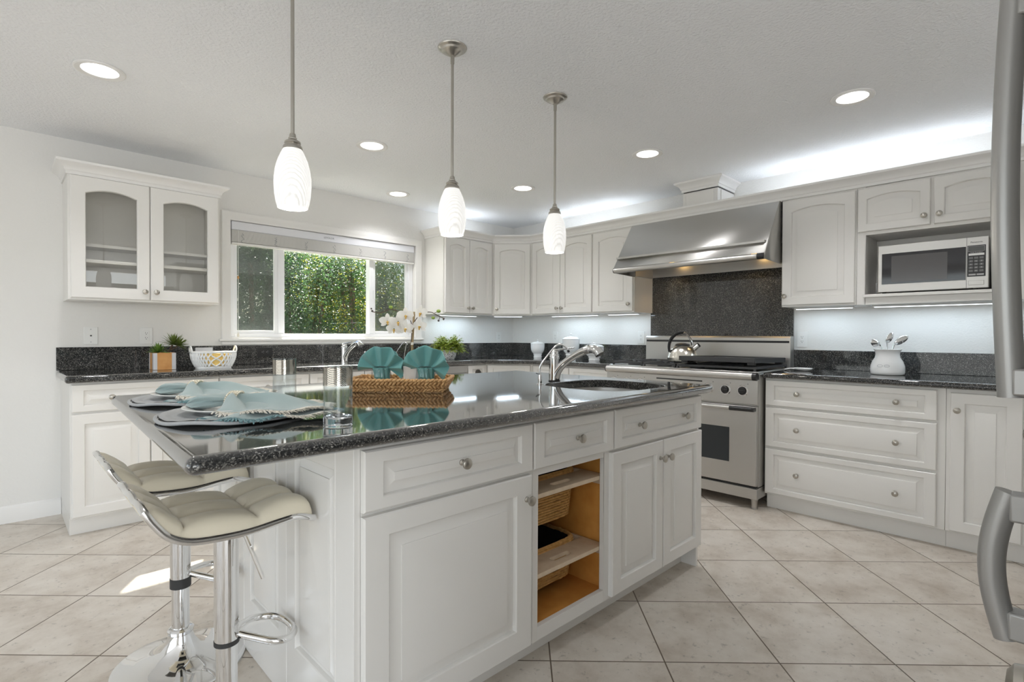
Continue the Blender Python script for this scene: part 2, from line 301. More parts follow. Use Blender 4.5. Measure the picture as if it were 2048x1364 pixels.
# ------------------------------------------------------------------ mesh helpers
class MB:
    def __init__(s): s.v = []; s.f = []
    def add(s, vs, fs, M=None):
        o = len(s.v)
        s.v += [(M @ Vector(p)) if M is not None else Vector(p) for p in vs]
        s.f += [tuple(i+o for i in f) for f in fs]
        return s
    def box(s, x0, y0, z0, x1, y1, z1, M=None):
        x0, x1 = min(x0, x1), max(x0, x1); y0, y1 = min(y0, y1), max(y0, y1); z0, z1 = min(z0, z1), max(z0, z1)
        v = [(x0, y0, z0), (x1, y0, z0), (x1, y1, z0), (x0, y1, z0), (x0, y0, z1), (x1, y0, z1), (x1, y1, z1), (x0, y1, z1)]
        return s.add(v, [(0, 3, 2, 1), (4, 5, 6, 7), (0, 1, 5, 4), (1, 2, 6, 5), (2, 3, 7, 6), (3, 0, 4, 7)], M)
    def loops(s, loops, cap0=True, cap1=True, closed=True, M=None):
        n = len(loops[0]); v = [p for L in loops for p in L]; f = []
        for k in range(len(loops)-1):
            for i in range(n if closed else n-1):
                j = (i+1) % n
                f.append((k*n+i, k*n+j, (k+1)*n+j, (k+1)*n+i))
        if cap0: f.append(tuple(range(n))[::-1])
        if cap1: f.append(tuple((len(loops)-1)*n+i for i in range(n)))
        return s.add(v, f, M)
    def lathe(s, prof, n=32, c=(0, 0, 0), M=None, cap0=True, cap1=True):
        L = [[(c[0]+r*math.cos(2*PI*i/n), c[1]+r*math.sin(2*PI*i/n), c[2]+z) for i in range(n)] for r, z in prof]
        return s.loops(L, cap0, cap1, True, M)
    def cyl(s, a, b, r, n=16, r2=None, cap=True):
        a, b = Vector(a), Vector(b); d = b-a; q = d.to_track_quat('Z', 'Y').to_matrix().to_4x4(); q.translation = a
        return s.lathe([(r, 0), (r2 if r2 is not None else r, d.length)], n, (0, 0, 0), q, cap, cap)
    def tube(s, pts, r, n=10, closed=False, cap=True, flat=None):
        pts = [Vector(p) for p in pts]; m = len(pts); L = []; up = None
        for i in range(m):
            if closed: t = pts[(i+1) % m]-pts[i-1]
            else: t = pts[min(i+1, m-1)]-pts[max(i-1, 0)]
            t.normalize()
            if up is None:
                up = Vector((0, 0, 1)) if abs(t.z) < .95 else Vector((0, 1, 0))
            x = up.cross(t).normalized(); y = t.cross(x).normalized(); up = y
            rr = r[i] if isinstance(r, (list, tuple)) else r
            fx, fy = flat or (1, 1)
            L.append([pts[i]+x*(rr*fx*math.cos(2*PI*k/n))+y*(rr*fy*math.sin(2*PI*k/n)) for k in range(n)])
        if closed: L.append(L[0])
        return s.loops(L, cap and not closed, cap and not closed)
    def ball(s, c, r, n=12, m=8, sc=(1, 1, 1), M=None):
        pr = [(max(1e-4, r*math.sin(PI*k/m)), -r*math.cos(PI*k/m)) for k in range(m+1)]
        L = [[(c[0]+a*math.cos(2*PI*i/n)*sc[0], c[1]+a*math.sin(2*PI*i/n)*sc[1], c[2]+z*sc[2]) for i in range(n)] for a, z in pr]
        return s.loops(L, False, False, True, M)
    def prism(s, poly, z0, z1, M=None):
        return s.loops([[(x, y, z0) for x, y in poly], [(x, y, z1) for x, y in poly]], True, True, True, M)
    def grid(s, fn, nu, nv, M=None):
        v = [fn(i/nu, j/nv) for i in range(nu+1) for j in range(nv+1)]
        f = [(i*(nv+1)+j, (i+1)*(nv+1)+j, (i+1)*(nv+1)+j+1, i*(nv+1)+j+1) for i in range(nu) for j in range(nv)]
        return s.add(v, f, M)

def obj(name, mb, mat, parent=None, bevel=0, seg=2, angle=35, loc=None, rot=None, label=None, kind=None, solid=0, fixn=True, sub=0):
    me = bpy.data.meshes.new(name)
    me.from_pydata([tuple(v) for v in mb.v], [], mb.f); me.update()
    if fixn:
        b = bmesh.new(); b.from_mesh(me); bmesh.ops.remove_doubles(b, verts=b.verts, dist=1e-6); bmesh.ops.recalc_face_normals(b, faces=b.faces); b.to_mesh(me); b.free()
    if angle:
        me.shade_smooth(); me.set_sharp_from_angle(angle=math.radians(angle))
    me.materials.append(mat)
    o = bpy.data.objects.new(name, me); COL.objects.link(o)
    if parent is not None: o.parent = parent
    if loc is not None: o.location = loc
    if rot is not None: o.rotation_euler = rot
    if solid:
        m = o.modifiers.new('thick', 'SOLIDIFY'); m.thickness = solid; m.offset = 0
    if sub:
        m = o.modifiers.new('sub', 'SUBSURF'); m.levels = sub; m.render_levels = sub
    if bevel:
        m = o.modifiers.new('bev', 'BEVEL'); m.width = bevel; m.segments = seg; m.limit_method = 'ANGLE'; m.angle_limit = math.radians(40)
    if label: o['label'] = label
    if kind: o['kind'] = kind
    return o
def tag(o, label, cat, group=None, kind=None):
    o['label'] = label; o['category'] = cat
    if group: o['group'] = group
    if kind: o['kind'] = kind
    return o
def thing(name, label, cat, loc=(0, 0, 0), rz=0, group=None):
    o = bpy.data.objects.new(name, None); COL.objects.link(o); o.empty_display_size = .1
    o.location = loc; o.rotation_euler = (0, 0, rz); return tag(o, label, cat, group)
def struct(name, mb, mat, parent=None, **k):
    o = obj(name, mb, mat, parent, **k)
    if parent is None: o['kind'] = 'structure'
    return o
def copy_tree(o, parent=None):
    c = o.copy(); COL.objects.link(c)
    if parent is not None: c.parent = parent
    for ch in list(o.children): copy_tree(ch, c)
    return c
def text_mesh(txt, size, name, mat, parent, M, depth=.0006):
    cu = bpy.data.curves.new('lettering', 'FONT'); cu.body = txt; cu.size = size; cu.extrude = depth; cu.align_x = 'CENTER'; cu.align_y = 'CENTER'
    t = bpy.data.objects.new('lettering', cu); COL.objects.link(t)
    dg = bpy.context.evaluated_depsgraph_get(); me = bpy.data.meshes.new_from_object(t.evaluated_get(dg))
    bpy.data.objects.remove(t)
    me.transform(M); me.materials.clear(); me.materials.append(mat)
    o = bpy.data.objects.new(name, me); COL.objects.link(o); o.parent = parent
    return o
RX90 = Matrix.Rotation(PI/2, 4, 'X')     # lays lettering into the x-z plane, facing -y

# ================================================================== THE SETTING
WX0, WX1, WZ0, WZ1 = 1.288, 2.985, 1.135, 2.043      # kitchen window opening
T = .16
struct('floor', MB().add([(XL, YB, 0), (XR, YB, 0), (XR, YW, 0), (XL, YW, 0), (XL, YB, -.1), (XR, YB, -.1), (XR, YW, -.1), (XL, YW, -.1)],
       [(0, 1, 2, 3), (4, 7, 6, 5), (0, 4, 5, 1), (1, 5, 6, 2), (2, 6, 7, 3), (3, 7, 4, 0)]), TILE, angle=0)
struct('ceiling', MB().box(XL-T, YB-T, HC, XR+T, YW+T, HC+.1), CEIL, angle=0)
w = MB(); w.box(XL-T, YW, 0, WX0, YW+T, HC); w.box(WX1, YW, 0, XR+T, YW+T, HC); w.box(WX0, YW, 0, WX1, YW+T, WZ0); w.box(WX0, YW, WZ1, WX1, YW+T, HC)
struct('wall_back', w, WALL, angle=0)
struct('wall_right', MB().box(XR, YB-T, 0, XR+T, YW, HC), WALL, angle=0)
w = MB(); w.box(XL-T, YB, 0, XL, -1.6, HC); w.box(XL-T, 3.4, 0, XL, YW, HC); w.box(XL-T, -1.6, 0, XL, 3.4, .35); w.box(XL-T, -1.6, 2.25, XL, 3.4, HC)
struct('wall_left', w, WALL, angle=0)
w = MB(); w.box(XL-T, YB-T, 0, -2.3, YB, HC); w.box(3.1, YB-T, 0, XR, YB, HC); w.box(-2.3, YB-T, 2.25, 3.1, YB, HC); w.box(-2.3, YB-T, 0, 3.1, YB, .14)
struct('wall_front', w, WALL, angle=0)
bb = MB()
bb.loops([[(XL, YW-d, z) for d, z in ((0, 0), (.014, 0), (.014, .085), (.010, .098), (.004, .105), (0, .105))], [(.283, YW-d, z) for d, z in ((0, 0), (.014, 0), (.014, .085), (.010, .098), (.004, .105), (0, .105))]])
struct('baseboard_back', bb, TRIM)

# ---- kitchen window
win = bpy.data.objects.new('window_1', None); COL.objects.link(win); win['kind'] = 'structure'
def casing_profile(x0, z0, x1, z1):
    wdt = .066; y = YW
    prof = ((0, 0), (0, .012), (.012, .017), (.03, .017), (.038, .021), (.06, .021), (wdt, .016), (wdt, 0))
    m = MB(); L = []
    for d, h in prof: L.append([(x0-d, y-h, z0), (x0-d, y-h, z1+d), (x1+d, y-h, z1+d), (x1+d, y-h, z0)])
    n = 4; v = [p for q in L for p in q]; f = []
    for k in range(len(L)-1):
        for i in range(3): f.append((k*n+i, k*n+i+1, (k+1)*n+i+1, (k+1)*n+i))
    f.append(tuple(k*n for k in range(len(L)))); f.append(tuple(k*n+3 for k in range(len(L)))[::-1])
    return m.add(v, f)
obj('casing', casing_profile(WX0, WZ0-.012, WX1, WZ1), TRIM, win)
sl = MB(); sl.box(WX0-.085, YW-.032, WZ0-.03, WX1+.085, YW-.0005, WZ0-.012); sl.box(WX0-.066, YW-.016, WZ0-.058, WX1+.066, YW-.0005, WZ0-.03)
obj('sill', sl, TRIM, win, bevel=.004)
GY = YW+.085
fr = MB()
for a in ((WX0+.002, WZ0+.002, WX0+.04, WZ1-.002), (2.94, WZ0+.002, WX1-.002, WZ1-.002), (WX0+.04, WZ0+.002, 2.94, WZ0+.03), (WX0+.04, WZ1-.04, 2.94, WZ1-.002)):
    fr.box(a[0], GY-.04, a[1], a[2], GY+.045, a[3])
for a, b in ((1.668, 1.722), (2.51, 2.548)): fr.box(a, GY-.03, WZ0+.03, b, GY+.04, WZ1-.04)
obj('frame', fr, VINYL, win, bevel=.003)
def sash(x0, x1, y, nm='sash'):
    m = MB(); z0, z1 = WZ0+.03, WZ1-.04; r = .026
    m.box(x0, y-.014, z0, x0+r, y+.014, z1); m.box(x1-r, y-.014, z0, x1, y+.014, z1); m.box(x0+r, y-.014, z0, x1-r, y+.014, z0+r); m.box(x0+r, y-.014, z1-r, x1-r, y+.014, z1)
    s_ = obj(nm, m, VINYL, win, bevel=.002)
    obj('pane', MB().box(x0+r, y-.002, z0+r, x1-r, y+.002, z1-r), PANE, s_, angle=0)
    return s_
sL = sash(WX0+.04, 1.668, GY-.01); sR = sash(2.548, 2.94, GY-.01)
obj('latch', MB().box(2.553, GY-.034, 1.50, 2.565, GY-.0245, 1.58).box(2.553, GY-.034, 1.22, 2.565, GY-.0245, 1.27), VINYL, sR, bevel=.002)
obj('pane', MB().box(1.722, GY+.008, WZ0+.03, 2.51, GY+.012, WZ1-.04), PANE, win, angle=0)
for a, b in ((WX0+.042, 1.666), (2.55, 2.938)):
    obj('insect_screen', MB().box(a, GY+.030, WZ0+.032, b, GY+.0305, WZ1-.042), MESHM, win, angle=0)

# ---- crown along the tops of the wall cabinets
def crown(path, z0, closed_ends=True):
    prof = ((0, 0), (.008, 0), (.008, .018), (.015, .024), (.018, .036), (.030, .050), (.046, .060), (.054, .064), (.056, .078), (0, .078))
    P = [Vector(p) for p in path]; m = len(P); offs = []
    for i in range(m):
        d0 = (P[i]-P[i-1]).normalized() if i else None
        d1 = (P[i+1]-P[i]).normalized() if i < m-1 else None
        n0 = Vector((d0.y, -d0.x)) if d0 else None; n1 = Vector((d1.y, -d1.x)) if d1 else None
        if n0 is None: o = n1
        elif n1 is None: o = n0
        else:
            b = (n0+n1); o = b/(1+n0.dot(n1))
        offs.append(o)
    L = [[(p.x+o.x*d, p.y+o.y*d, z0+z) for d, z in prof] for p, o in zip(P, offs)]
    return MB().loops(L)

# ================================================================== CABINETS
def door_mb(w, h, t=.02, frx=(.058, .058), frz=(.058, .058), arch=0.0, slope=.03, glass=False, raised=True, top_n=12):
    """local x 0..w, z 0..h, back at y=0, front face at y=-t"""
    def loop(dl, dr, db, dt, y, a):
        x0, x1, z0, z1 = dl, w-dr, db, h-dt
        pts = [(x0, y, z0), (x1, y, z0)]
        for k in range(top_n+1):
            s = k/top_n; x = x1+(x0-x1)*s
            z = z1-(a-a*(1-(2*s-1)**2) if a else 0)
            pts.append((x, y, z))
        return pts
    fl, fR, fb, ft = frx[0], frx[1], frz[0], frz[1]
    def L(d, y, a): return loop(fl+d, fR+d, fb+d, ft+d, y, a)
    loops = [loop(0, 0, 0, 0, 0, 0), loop(0, 0, 0, 0, -t+.004, 0), loop(.004, .004, .004, .004, -t, 0), L(-.003, -t, arch), L(0, -t+.003, arch)]
    m = MB()
    if glass:
        loops += [L(.002, -t+.012, arch), L(.002, 0, arch), loop(0, 0, 0, 0, 0, 0)]
        return m.loops(loops, False, False)
    loops += [L(.002, -t+.014, arch), L(.007, -t+.014, arch)]
    if raised: loops += [L(.008+slope, -t+.005, arch), L(.0085+slope, -t+.002, arch), L(.011+slope, -t+.0015, arch)]
    return m.loops(loops)
def knob_mb():
    pr = [(.0001, 0), (.0095, 0), (.0095, .003), (.0065, .006), (.0055, .014), (.0075, .018), (.015, .021), (.0168, .0245), (.0160, .029), (.011, .0325), (.0001, .0335)]
    return MB().lathe(pr, 20, M=RX90, cap0=False, cap1=False)
KNOB = None
def knob(parent, x, z, t=.02):
    global KNOB
    if KNOB is None:
        KNOB = obj('knob', knob_mb(), NICKEL, parent); k = KNOB
    else:
        k = KNOB.copy(); COL.objects.link(k); k.parent = parent
    k.location = (x, -t, z); return k
def door(parent, x0, x1, z0, z1, kn=None, arch=0, name='door', frx=.058, frz=.058, mat=None, slope=.03, y=0, glass=False):
    fx = frx if isinstance(frx, tuple) else (frx, frx); fz = frz if isinstance(frz, tuple) else (frz, frz)
    d = obj(name, door_mb(x1-x0, z1-z0, frx=fx, frz=fz, arch=arch, slope=slope, glass=glass), mat or PAINT, parent, loc=(x0, y, z0), angle=25)
    for k in kn or (): knob(d, k[0]-x0, k[1]-z0)
    return d
def drawer(parent, x0, x1, z0, z1, kn=(), **k):
    k.setdefault('frx', .055); k.setdefault('frz', .036); k.setdefault('slope', .024)
    return door(parent, x0, x1, z0, z1, kn, name='drawer_front', **k)
def base_cab(name, label, x, y, rz, wdt, depth, z1=.878, kick=.05, group='base cabinets', cat='cabinet'):
    t = thing(name, label, cat, (x, y, 0), rz, group)
    obj('carcass', MB().box(0, 0, .10, wdt, depth, z1), PAINT, t, bevel=.0015, seg=1)
    obj('toe_kick', MB().box(0, kick, 0, wdt, depth, .0985), PAINT, t)
    return t
FYW = 3.873      # face frame, window wall
c = base_cab('base_cabinet', 'white base cabinet at the open left end of the window counter', .285, FYW, 0, .764, YW-FYW-.001)
drawer(c, .008, .758, .712, .868, ((.19, .79), (.57, .79)))
door(c, .008, .378, .112, .698, ((.345, .64),)); door(c, .384, .758, .112, .698, ((.417, .64),))
c = base_cab('base_cabinet', 'white base cabinet left of the window sink, mostly behind the island', 1.05, FYW, 0, .608, YW-FYW-.001)
drawer(c, .004, .602, .712, .868, ((.30, .79),)); door(c, .004, .30, .112, .698, ((.27, .64),)); door(c, .306, .602, .112, .698, ((.336, .64),))
c = base_cab('sink_cabinet', 'white sink cabinet below the window between base cabinet and dishwasher', 1.659, FYW, 0, .898, YW-FYW-.001)
drawer(c, .004, .446, .712, .868); drawer(c, .452, .894, .712, .868)
door(c, .004, .446, .112, .698, ((.41, .64),)); door(c, .452, .894, .112, .698, ((.49, .64),))
# dishwasher
dw = thing('dishwasher', 'stainless dishwasher under the window counter right of the sink', 'dishwasher', (2.56, FYW, 0), 0)
obj('body', MB().box(0, .0, .10, .612, .55, .876), STEEL, dw)
obj('toe_kick', MB().box(0, .06, 0, .612, .5, .0985), BLACK, dw)
obj('door', MB().box(.003, -.022, .11, .609, -.0005, .80), STEEL, dw, bevel=.003)
obj('control_panel', MB().box(.003, -.024, .805, .609, -.0005, .873), STEEL, dw, bevel=.003)
obj('handle', MB().tube([(.05, -.026, .765), (.055, -.05, .768), (.30, -.055, .768), (.55, -.05, .768), (.56, -.026, .765)], .009), STEEL, dw)
c = base_cab('base_cabinet', 'narrow white base cabinet with dark cup pull right of the dishwasher', 3.176, FYW, 0, .243, YW-FYW-.001)
d = drawer(c, .008, .238, .712, .868)
obj('cup_pull', MB().lathe([(.030, 0), (.030, .012), (.024, .022), (.0001, .026)], 20, M=RX90, cap1=False), PEWTER, d, loc=(.115, -.02, .085))
door(c, .008, .238, .112, .698, ((.2, .64),))
# diagonal corner base
A = Vector((3.421, FYW)); B = Vector((3.699, 3.505)); ang = math.atan2(B.y-A.y, B.x-A.x)
t = thing('corner_cabinet', 'white diagonal corner base cabinet under the corner counter', 'cabinet', (A.x, A.y, 0), ang, 'base cabinets')
iv = Matrix.Rotation(-ang, 2)
poly = [iv @ (Vector(p)-A) for p in (A, B, (XR-.002, 3.505), (XR-.002, YW-.002), (3.421, YW-.002))]
obj('carcass', MB().prism([(p.x, p.y) for p in poly], .10, .878), PAINT, t)
p2 = [iv @ (Vector(p)-A) for p in (A+Vector((.001, .05)), B+Vector((.05, .0)), (XR-.01, 3.507), (XR-.01, YW-.01), (3.423, YW-.01))]
obj('toe_kick', MB().prism([(p.x, p.y) for p in p2], 0, .0985), PAINT, t)
wd = (B-A).length
drawer(t, .02, wd-.02, .712, .868, ((wd/2, .79),)); door(t, .02, wd-.02, .112, .698, ((.06, .64),))
FXR = 3.699
c = base_cab('base_cabinet', 'white base cabinet between the corner cabinet and the range', FXR, 3.503, -PI/2, .94, XR-FXR-.002)
drawer(c, .02, .46, .712, .868, ((.24, .79),)); drawer(c, .468, .93, .712, .868, ((.70, .79),))
door(c, .02, .46, .112, .698, ((.42, .64),)); door(c, .468, .93, .112, .698, ((.51, .64),))
# right of range: three wide drawers, then a door
c = base_cab('drawer_cabinet', 'white three-drawer base cabinet right of the range', FXR, 1.343, -PI/2, .945, XR-FXR-.002, kick=.045)
ks = lambda z: ((.205, z), (.727, z))
drawer(c, .006, .908, .697, .866, ks(.785)); drawer(c, .006, .908, .424, .682, ks(.553)); drawer(c, .006, .908, .112, .407, ks(.262))
c = base_cab('base_cabinet', 'white base cabinet with one tall door at the right end below the microwave', FXR, .397, -PI/2, .335, XR-FXR-.002, kick=.045)
door(c, .018, .302, .110, .858, ((.048, .765),), frx=.062)

# ---- worktops
def slab(name, poly, z0, z1, label, bev=.016):
    o = obj(name, MB().prism(poly, z0, z1), GRANITE, None, bevel=bev, seg=5); return tag(o, label, 'countertop')
top = slab('countertop', [(.262, YW-.001), (.262, 3.825), (3.335, 3.825), (3.648, 3.415), (3.648, 2.563), (XR-.001, 2.563), (XR-.001, YW-.001)], .8785, ZB, 'dark speckled granite worktop running below the window and round the corner')
bs = MB(); bs.box(.262, YW-.021, ZB+.0005, XR-.001, YW-.001, 1.071); bs.box(XR-.021, 2.606, ZB+.0005, XR-.001, YW-.0215, 1.071)
obj('backsplash', bs, GRANITE, top, bevel=.002)
top2 = slab('countertop', [(3.645, 1.345), (3.645, .055), (XR-.001, .055), (XR-.001, 1.345)], .8785, ZB-.006, 'dark granite worktop right of the range under the microwave')
obj('backsplash', MB().box(XR-.021, .055, ZB-.0055, XR-.001, 1.372, 1.056), GRANITE, top2, bevel=.002)
o = obj('granite_splashback', MB().box(XR-.02, 1.376, ZB+.001, XR-.001, 2.604, 1.72), GRANITE, bevel=.001); tag(o, 'tall dark granite panel on the wall behind the range', 'splashback')

# ---- wall cabinets
def upper(name, label, x, y, rz, wdt, depth, z0=1.366, z1=2.118, group='wall cabinets'):
    t = thing(name, label, 'cabinet', (x, y, z0), rz, group)
    return t, z1-z0
ARCH = .024
FU = YW-.31
t, h = upper('wall_cabinet', 'white two-door wall cabinet right of the window', 3.10, FU, 0, .642, .31)
obj('carcass', MB().box(0, 0, 0, .642, .309, h+.01), PAINT, t, bevel=.0015, seg=1)
for a, b, k in ((.012, .317, .29), (.321, .622, .348)): door(t, a, b, .012, h-.003, ((k, .065),), arch=ARCH)
A = Vector((3.743, FU)); B = Vector((4.035, 3.835)); ang = math.atan2(B.y-A.y, B.x-A.x); iv = Matrix.Rotation(-ang, 2)
t, h = upper('corner_wall_cabinet', 'white diagonal one-door wall cabinet in the corner', A.x, A.y, ang, .4, .3)
poly = [iv @ (Vector(p)-A) for p in (A, B, (XR-.001, 3.835), (XR-.001, YW-.001), (3.743, YW-.001))]
obj('carcass', MB().prism([(p.x, p.y) for p in poly], 0, h+.01), PAINT, t)
wd = (B-A).length
door(t, .022, wd-.022, .012, h-.003, ((.05, .065),), arch=ARCH)
FXU = 4.035
t, h = upper('wall_cabinet', 'white two-door wall cabinet between corner and single-door cabinet', FXU, 3.834, -PI/2, .80, .32)
obj('carcass', MB().box(0, 0, 0, .80, .324, h+.01), PAINT, t, bevel=.0015, seg=1)
for a, b, k in ((.016, .397, .368), (.401, .788, .43)): door(t, a, b, .012, h-.003, ((k, .065),), arch=ARCH)
t, h = upper('wall_cabinet', 'white one-door wall cabinet left of the range hood', FXU, 3.033, -PI/2, .446, .32)
obj('carcass', MB().box(0, 0, 0, .446, .324, h+.01), PAINT, t, bevel=.0015, seg=1)
door(t, .006, .440, .012, h-.003, ((.405, .075),), arch=ARCH, frx=.062)
t, h = upper('wall_cabinet', 'white one-door wall cabinet between range hood and microwave', FXU, 1.358, -PI/2, .459, .32)
obj('carcass', MB().box(0, 0, 0, .459, .324, h+.01), PAINT, t, bevel=.0015, seg=1)
door(t, .004, .452, .012, h-.003, ((.027, .075),), arch=ARCH, frx=.062)
t, h = upper('microwave_cabinet', 'white wall cabinet with two short doors above the microwave shelf', FXU, .898, -PI/2, .80, .32)
m = MB(); D = .324
m.box(0, 0, 0, .048, D, h+.01); m.box(.664, 0, 0, .80, D, h+.01)
m.box(.048, 0, .449, .664, D, h+.01); m.box(.048, 0, 0, .664, D, .045); m.box(.048, .312, .045, .664, D, .449)
obj('carcass', m, PAINT, t, bevel=.0015, seg=1)
obj('shelf', MB().box(.04, -.03, .045, .672, .311, .064), PAINT, t, bevel=.002)
door(t, .006, .379, .470, h-.003, ((.352, .525),), arch=.022, frx=.05, frz=.05); door(t, .397, .765, .470, h-.003, ((.425, .525),), arch=.022, frx=.05, frz=.05)
# continuous crown
struct('trim_1', crown([(3.10, YW-.001), (3.10, FU-.001), (3.743, FU-.001), (4.034, 3.835), (4.034, .10)], 2.1285), TRIM, angle=30)
struct('trim_2', MB().box(3.985, 1.359, 2.12, 4.033, 2.584, 2.1275), TRIM)

# ---- glass-door cabinet left of the window
GF = YW-.31
g = thing('glass_door_cabinet', 'white wall cabinet with two arched glass doors left of the window', 'cabinet', (.300, GF, 1.366), 0, 'wall cabinets')
wg, hg, dg = .826, .755, .309
m = MB(); m.box(0, 0, 0, .018, dg, hg); m.box(wg-.018, 0, 0, wg, dg, hg); m.box(.018, 0, 0, wg-.018, dg, .018); m.box(.018, 0, hg-.018, wg-.018, dg, hg); m.box(.018, dg-.008, .018, wg-.018, dg, hg-.018)
m.box(.40, 0, .018, .426, .02, hg-.018)
obj('carcass', m, PAINT, g, bevel=.001, seg=1)
obj('shelf', MB().box(.02, .03, .235, wg-.02, .298, .255), PAINT, g)
obj('shelf', MB().box(.02, .12, .345, wg-.02, .298, .363), PAINT, g)
for a, b, k in ((.012, .410, .382), (.416, .816, .444)):
    d = door(g, a, b, .012, hg-.003, ((k, .065),), arch=.028, glass=True, frx=(.072, .066), frz=(.07, .07))
    obj('glass_pane', MB().box(.068, -.010, .066, b-a-.062, -.007, hg-.015-.066), CABGLASS, d, angle=0)
g2 = crown([(0, dg), (0, -.001), (wg, -.001), (wg, dg)], hg)
obj('crown_molding', g2, TRIM, g, angle=30)
obj('top_panel', MB().box(0, 0, hg, wg, dg, hg+.06), PAINT, g)

# ================================================================== ISLAND
IF = 1.237; IX0, IX1 = .645, 2.52; IYB = 2.46
isl = thing('kitchen_island', 'white kitchen island base with drawers, doors and open basket niche', 'island', (IX0, IF, 0))
def W2(p): return p
m = MB()
m.box(.02, 0, .098, .662, IYB-IF, .8775); E1 = IX1-IX0-.018; ED = IYB-IF
m.box(1.128, 0, .098, E1, ED, .69); m.box(1.128, 0, .69, E1, .02, .8775); m.box(1.128, ED-.5, .69, E1, ED, .8775); m.box(1.128, .02, .69, 1.14, ED-.5, .8775)
m.box(.662, 0, .70, 1.128, ED, .8775); m.box(.662, .62, .098, 1.128, ED, .70)
m.box(.662, 0, .098, .690, .02, .70); m.box(1.074, 0, .098, 1.128, .02, .70); m.box(.690, 0, .098, 1.074, .02, .145); m.box(.690, 0, .675, 1.074, .02, .70); m.box(.662, .02, .098, 1.128, .62, .118)
obj('carcass', m, PAINT, isl, bevel=.001, seg=1)
obj('toe_kick', MB().box(.02, .08, 0, IX1-IX0-.018, IYB-IF, .0975), PAINT, isl)
m = MB(); m.box(.663, .021, .119, .671, .618, .699); m.box(1.119, .021, .119, 1.127, .618, .699); m.box(.671, .608, .119, 1.119, .618, .699); m.box(.671, .021, .119, 1.119, .608, .127)
obj('niche_lining', m, OAK, isl, label='orange-brown wood lining of the basket niche')
obj('end_panel', MB().box(IX1-IX0-.0175, 0, 0, IX1-IX0, IYB-IF, .8775), PAINT, isl)
obj('slide_rail', MB().box(1.100, .022, .556, 1.1188, .6, .578), PINE, isl); obj('slide_rail', MB().box(1.100, .022, .272, 1.1188, .6, .294), PINE, isl)
obj('corner_post', MB().box(0, 0, 0, .0195, .10, .8775), PAINT, isl, bevel=.002)
X = lambda x: x-IX0
drawer(isl, X(.664), X(1.290), .702, .862, ((X(.982), .782),), frx=.058)
door(isl, X(.664), X(1.286), .110, .690, ((X(1.258), .612),), frx=.075, frz=(.075, .06))
drawer(isl, X(1.297), X(1.760), .702, .862, ((X(1.528), .782),), frx=.052)
drawer(isl, X(1.767), X(2.512), .702, .862, ((X(1.945), .782), (X(2.325), .782)), frx=.052)
door(isl, X(1.753), X(2.145), .110, .690, ((X(2.118), .612),), frx=.062); door(isl, X(2.151), X(2.518), .110, .690, ((X(2.178), .612),), frx=.062)
# panelled end facing the stools
for ya, yb, fa, fb in ((1.338, 1.675, .012, .068), (1.675, 2.075, .068, .068), (2.075, IYB, .068, .07)):
    wdt = yb-ya
    obj('side_panel', door_mb(wdt, .8775, t=.018, frx=(fb, fa), frz=(.20, .085), slope=.022), PAINTG, isl, loc=(.018, yb-IF, 0), rot=(0, 0, -PI/2), angle=25)
# granite top with undermount sink opening
SC = Vector((2.12, 1.525)); SA, SBB = .262, .255
def island_top():
    # outline: front edge, right edge, back edge, left edge (left edge runs very slightly askew, as in the photo)
    cs = [Vector((.258, 1.165)), Vector((2.535, 1.165)), Vector((2.535, 2.56)), Vector((.312, 2.56))]
    rad = .022; N = 24; out = []
    def inset(d):
        P = []
        for i in range(4):
            p, q, r = cs[i-1], cs[i], cs[(i+1) % 4]
            d0 = (q-p).normalized(); d1 = (r-q).normalized()
            n0 = Vector((-d0.y, d0.x)); n1 = Vector((-d1.y, d1.x))
            P.append(q+(n0+n1)/(1+n0.dot(n1))*d)
        L = []
        for i in range(4):
            q = P[i]; d0 = (P[i]-P[i-1]).normalized(); d1 = (P[(i+1) % 4]-P[i]).normalized(); rr = max(.003, rad-d)
            a = q-d0*rr; b = q+d1*rr
            for k in range(5):
                s = k/4; L.append(a*(1-s)**2+q*2*s*(1-s)+b*s*s)
            e = P[(i+1) % 4]-d1*rr
            for k in range(1, N): L.append(b.lerp(e, k/N))
        return L
    zt, zb = ZC, .8785; h = zt-zb; r = h/2
    loops = []
    for k in range(9):       # bullnose from the underside round to the top
        a = -PI/2+PI*k/8
        loops.append([(p.x, p.y, zb+r+r*math.sin(a)) for p in inset(r-r*math.cos(a))])
    n = len(loops[0]); m = MB(); m.loops(loops, False, False)
    outer = loops[-1]
    hole = []
    for p in outer:
        a = math.atan2(p[1]-SC.y, p[0]-SC.x); ca, sa = math.cos(a), math.sin(a); e = 2/3.2
        hole.append((SC.x+SA*math.copysign(abs(ca)**e, ca), SC.y+SBB*math.copysign(abs(sa)**e, sa)))
    H1 = [(x, y, zt) for x, y in hole]; H2 = [(SC.x+(x-SC.x)*.99, SC.y+(y-SC.y)*.99, zt-.003) for x, y in hole]; H3 = [(SC.x+(x-SC.x)*.99, SC.y+(y-SC.y)*.99, zb) for x, y in hole]
    I1 = [(p.x, p.y, zt) for p in inset(r+.004)]
    H0 = [(SC.x+(x-SC.x)*1.015, SC.y+(y-SC.y)*1.015, zt) for x, y in hole]
    m.loops([outer, I1, H0, H1, H2, H3, loops[0]], False, False)
    return m
it = obj('island_countertop', island_top(), GRANITE, angle=30); tag(it, 'large dark granite island worktop with a rounded edge and round sink cut-out', 'countertop')
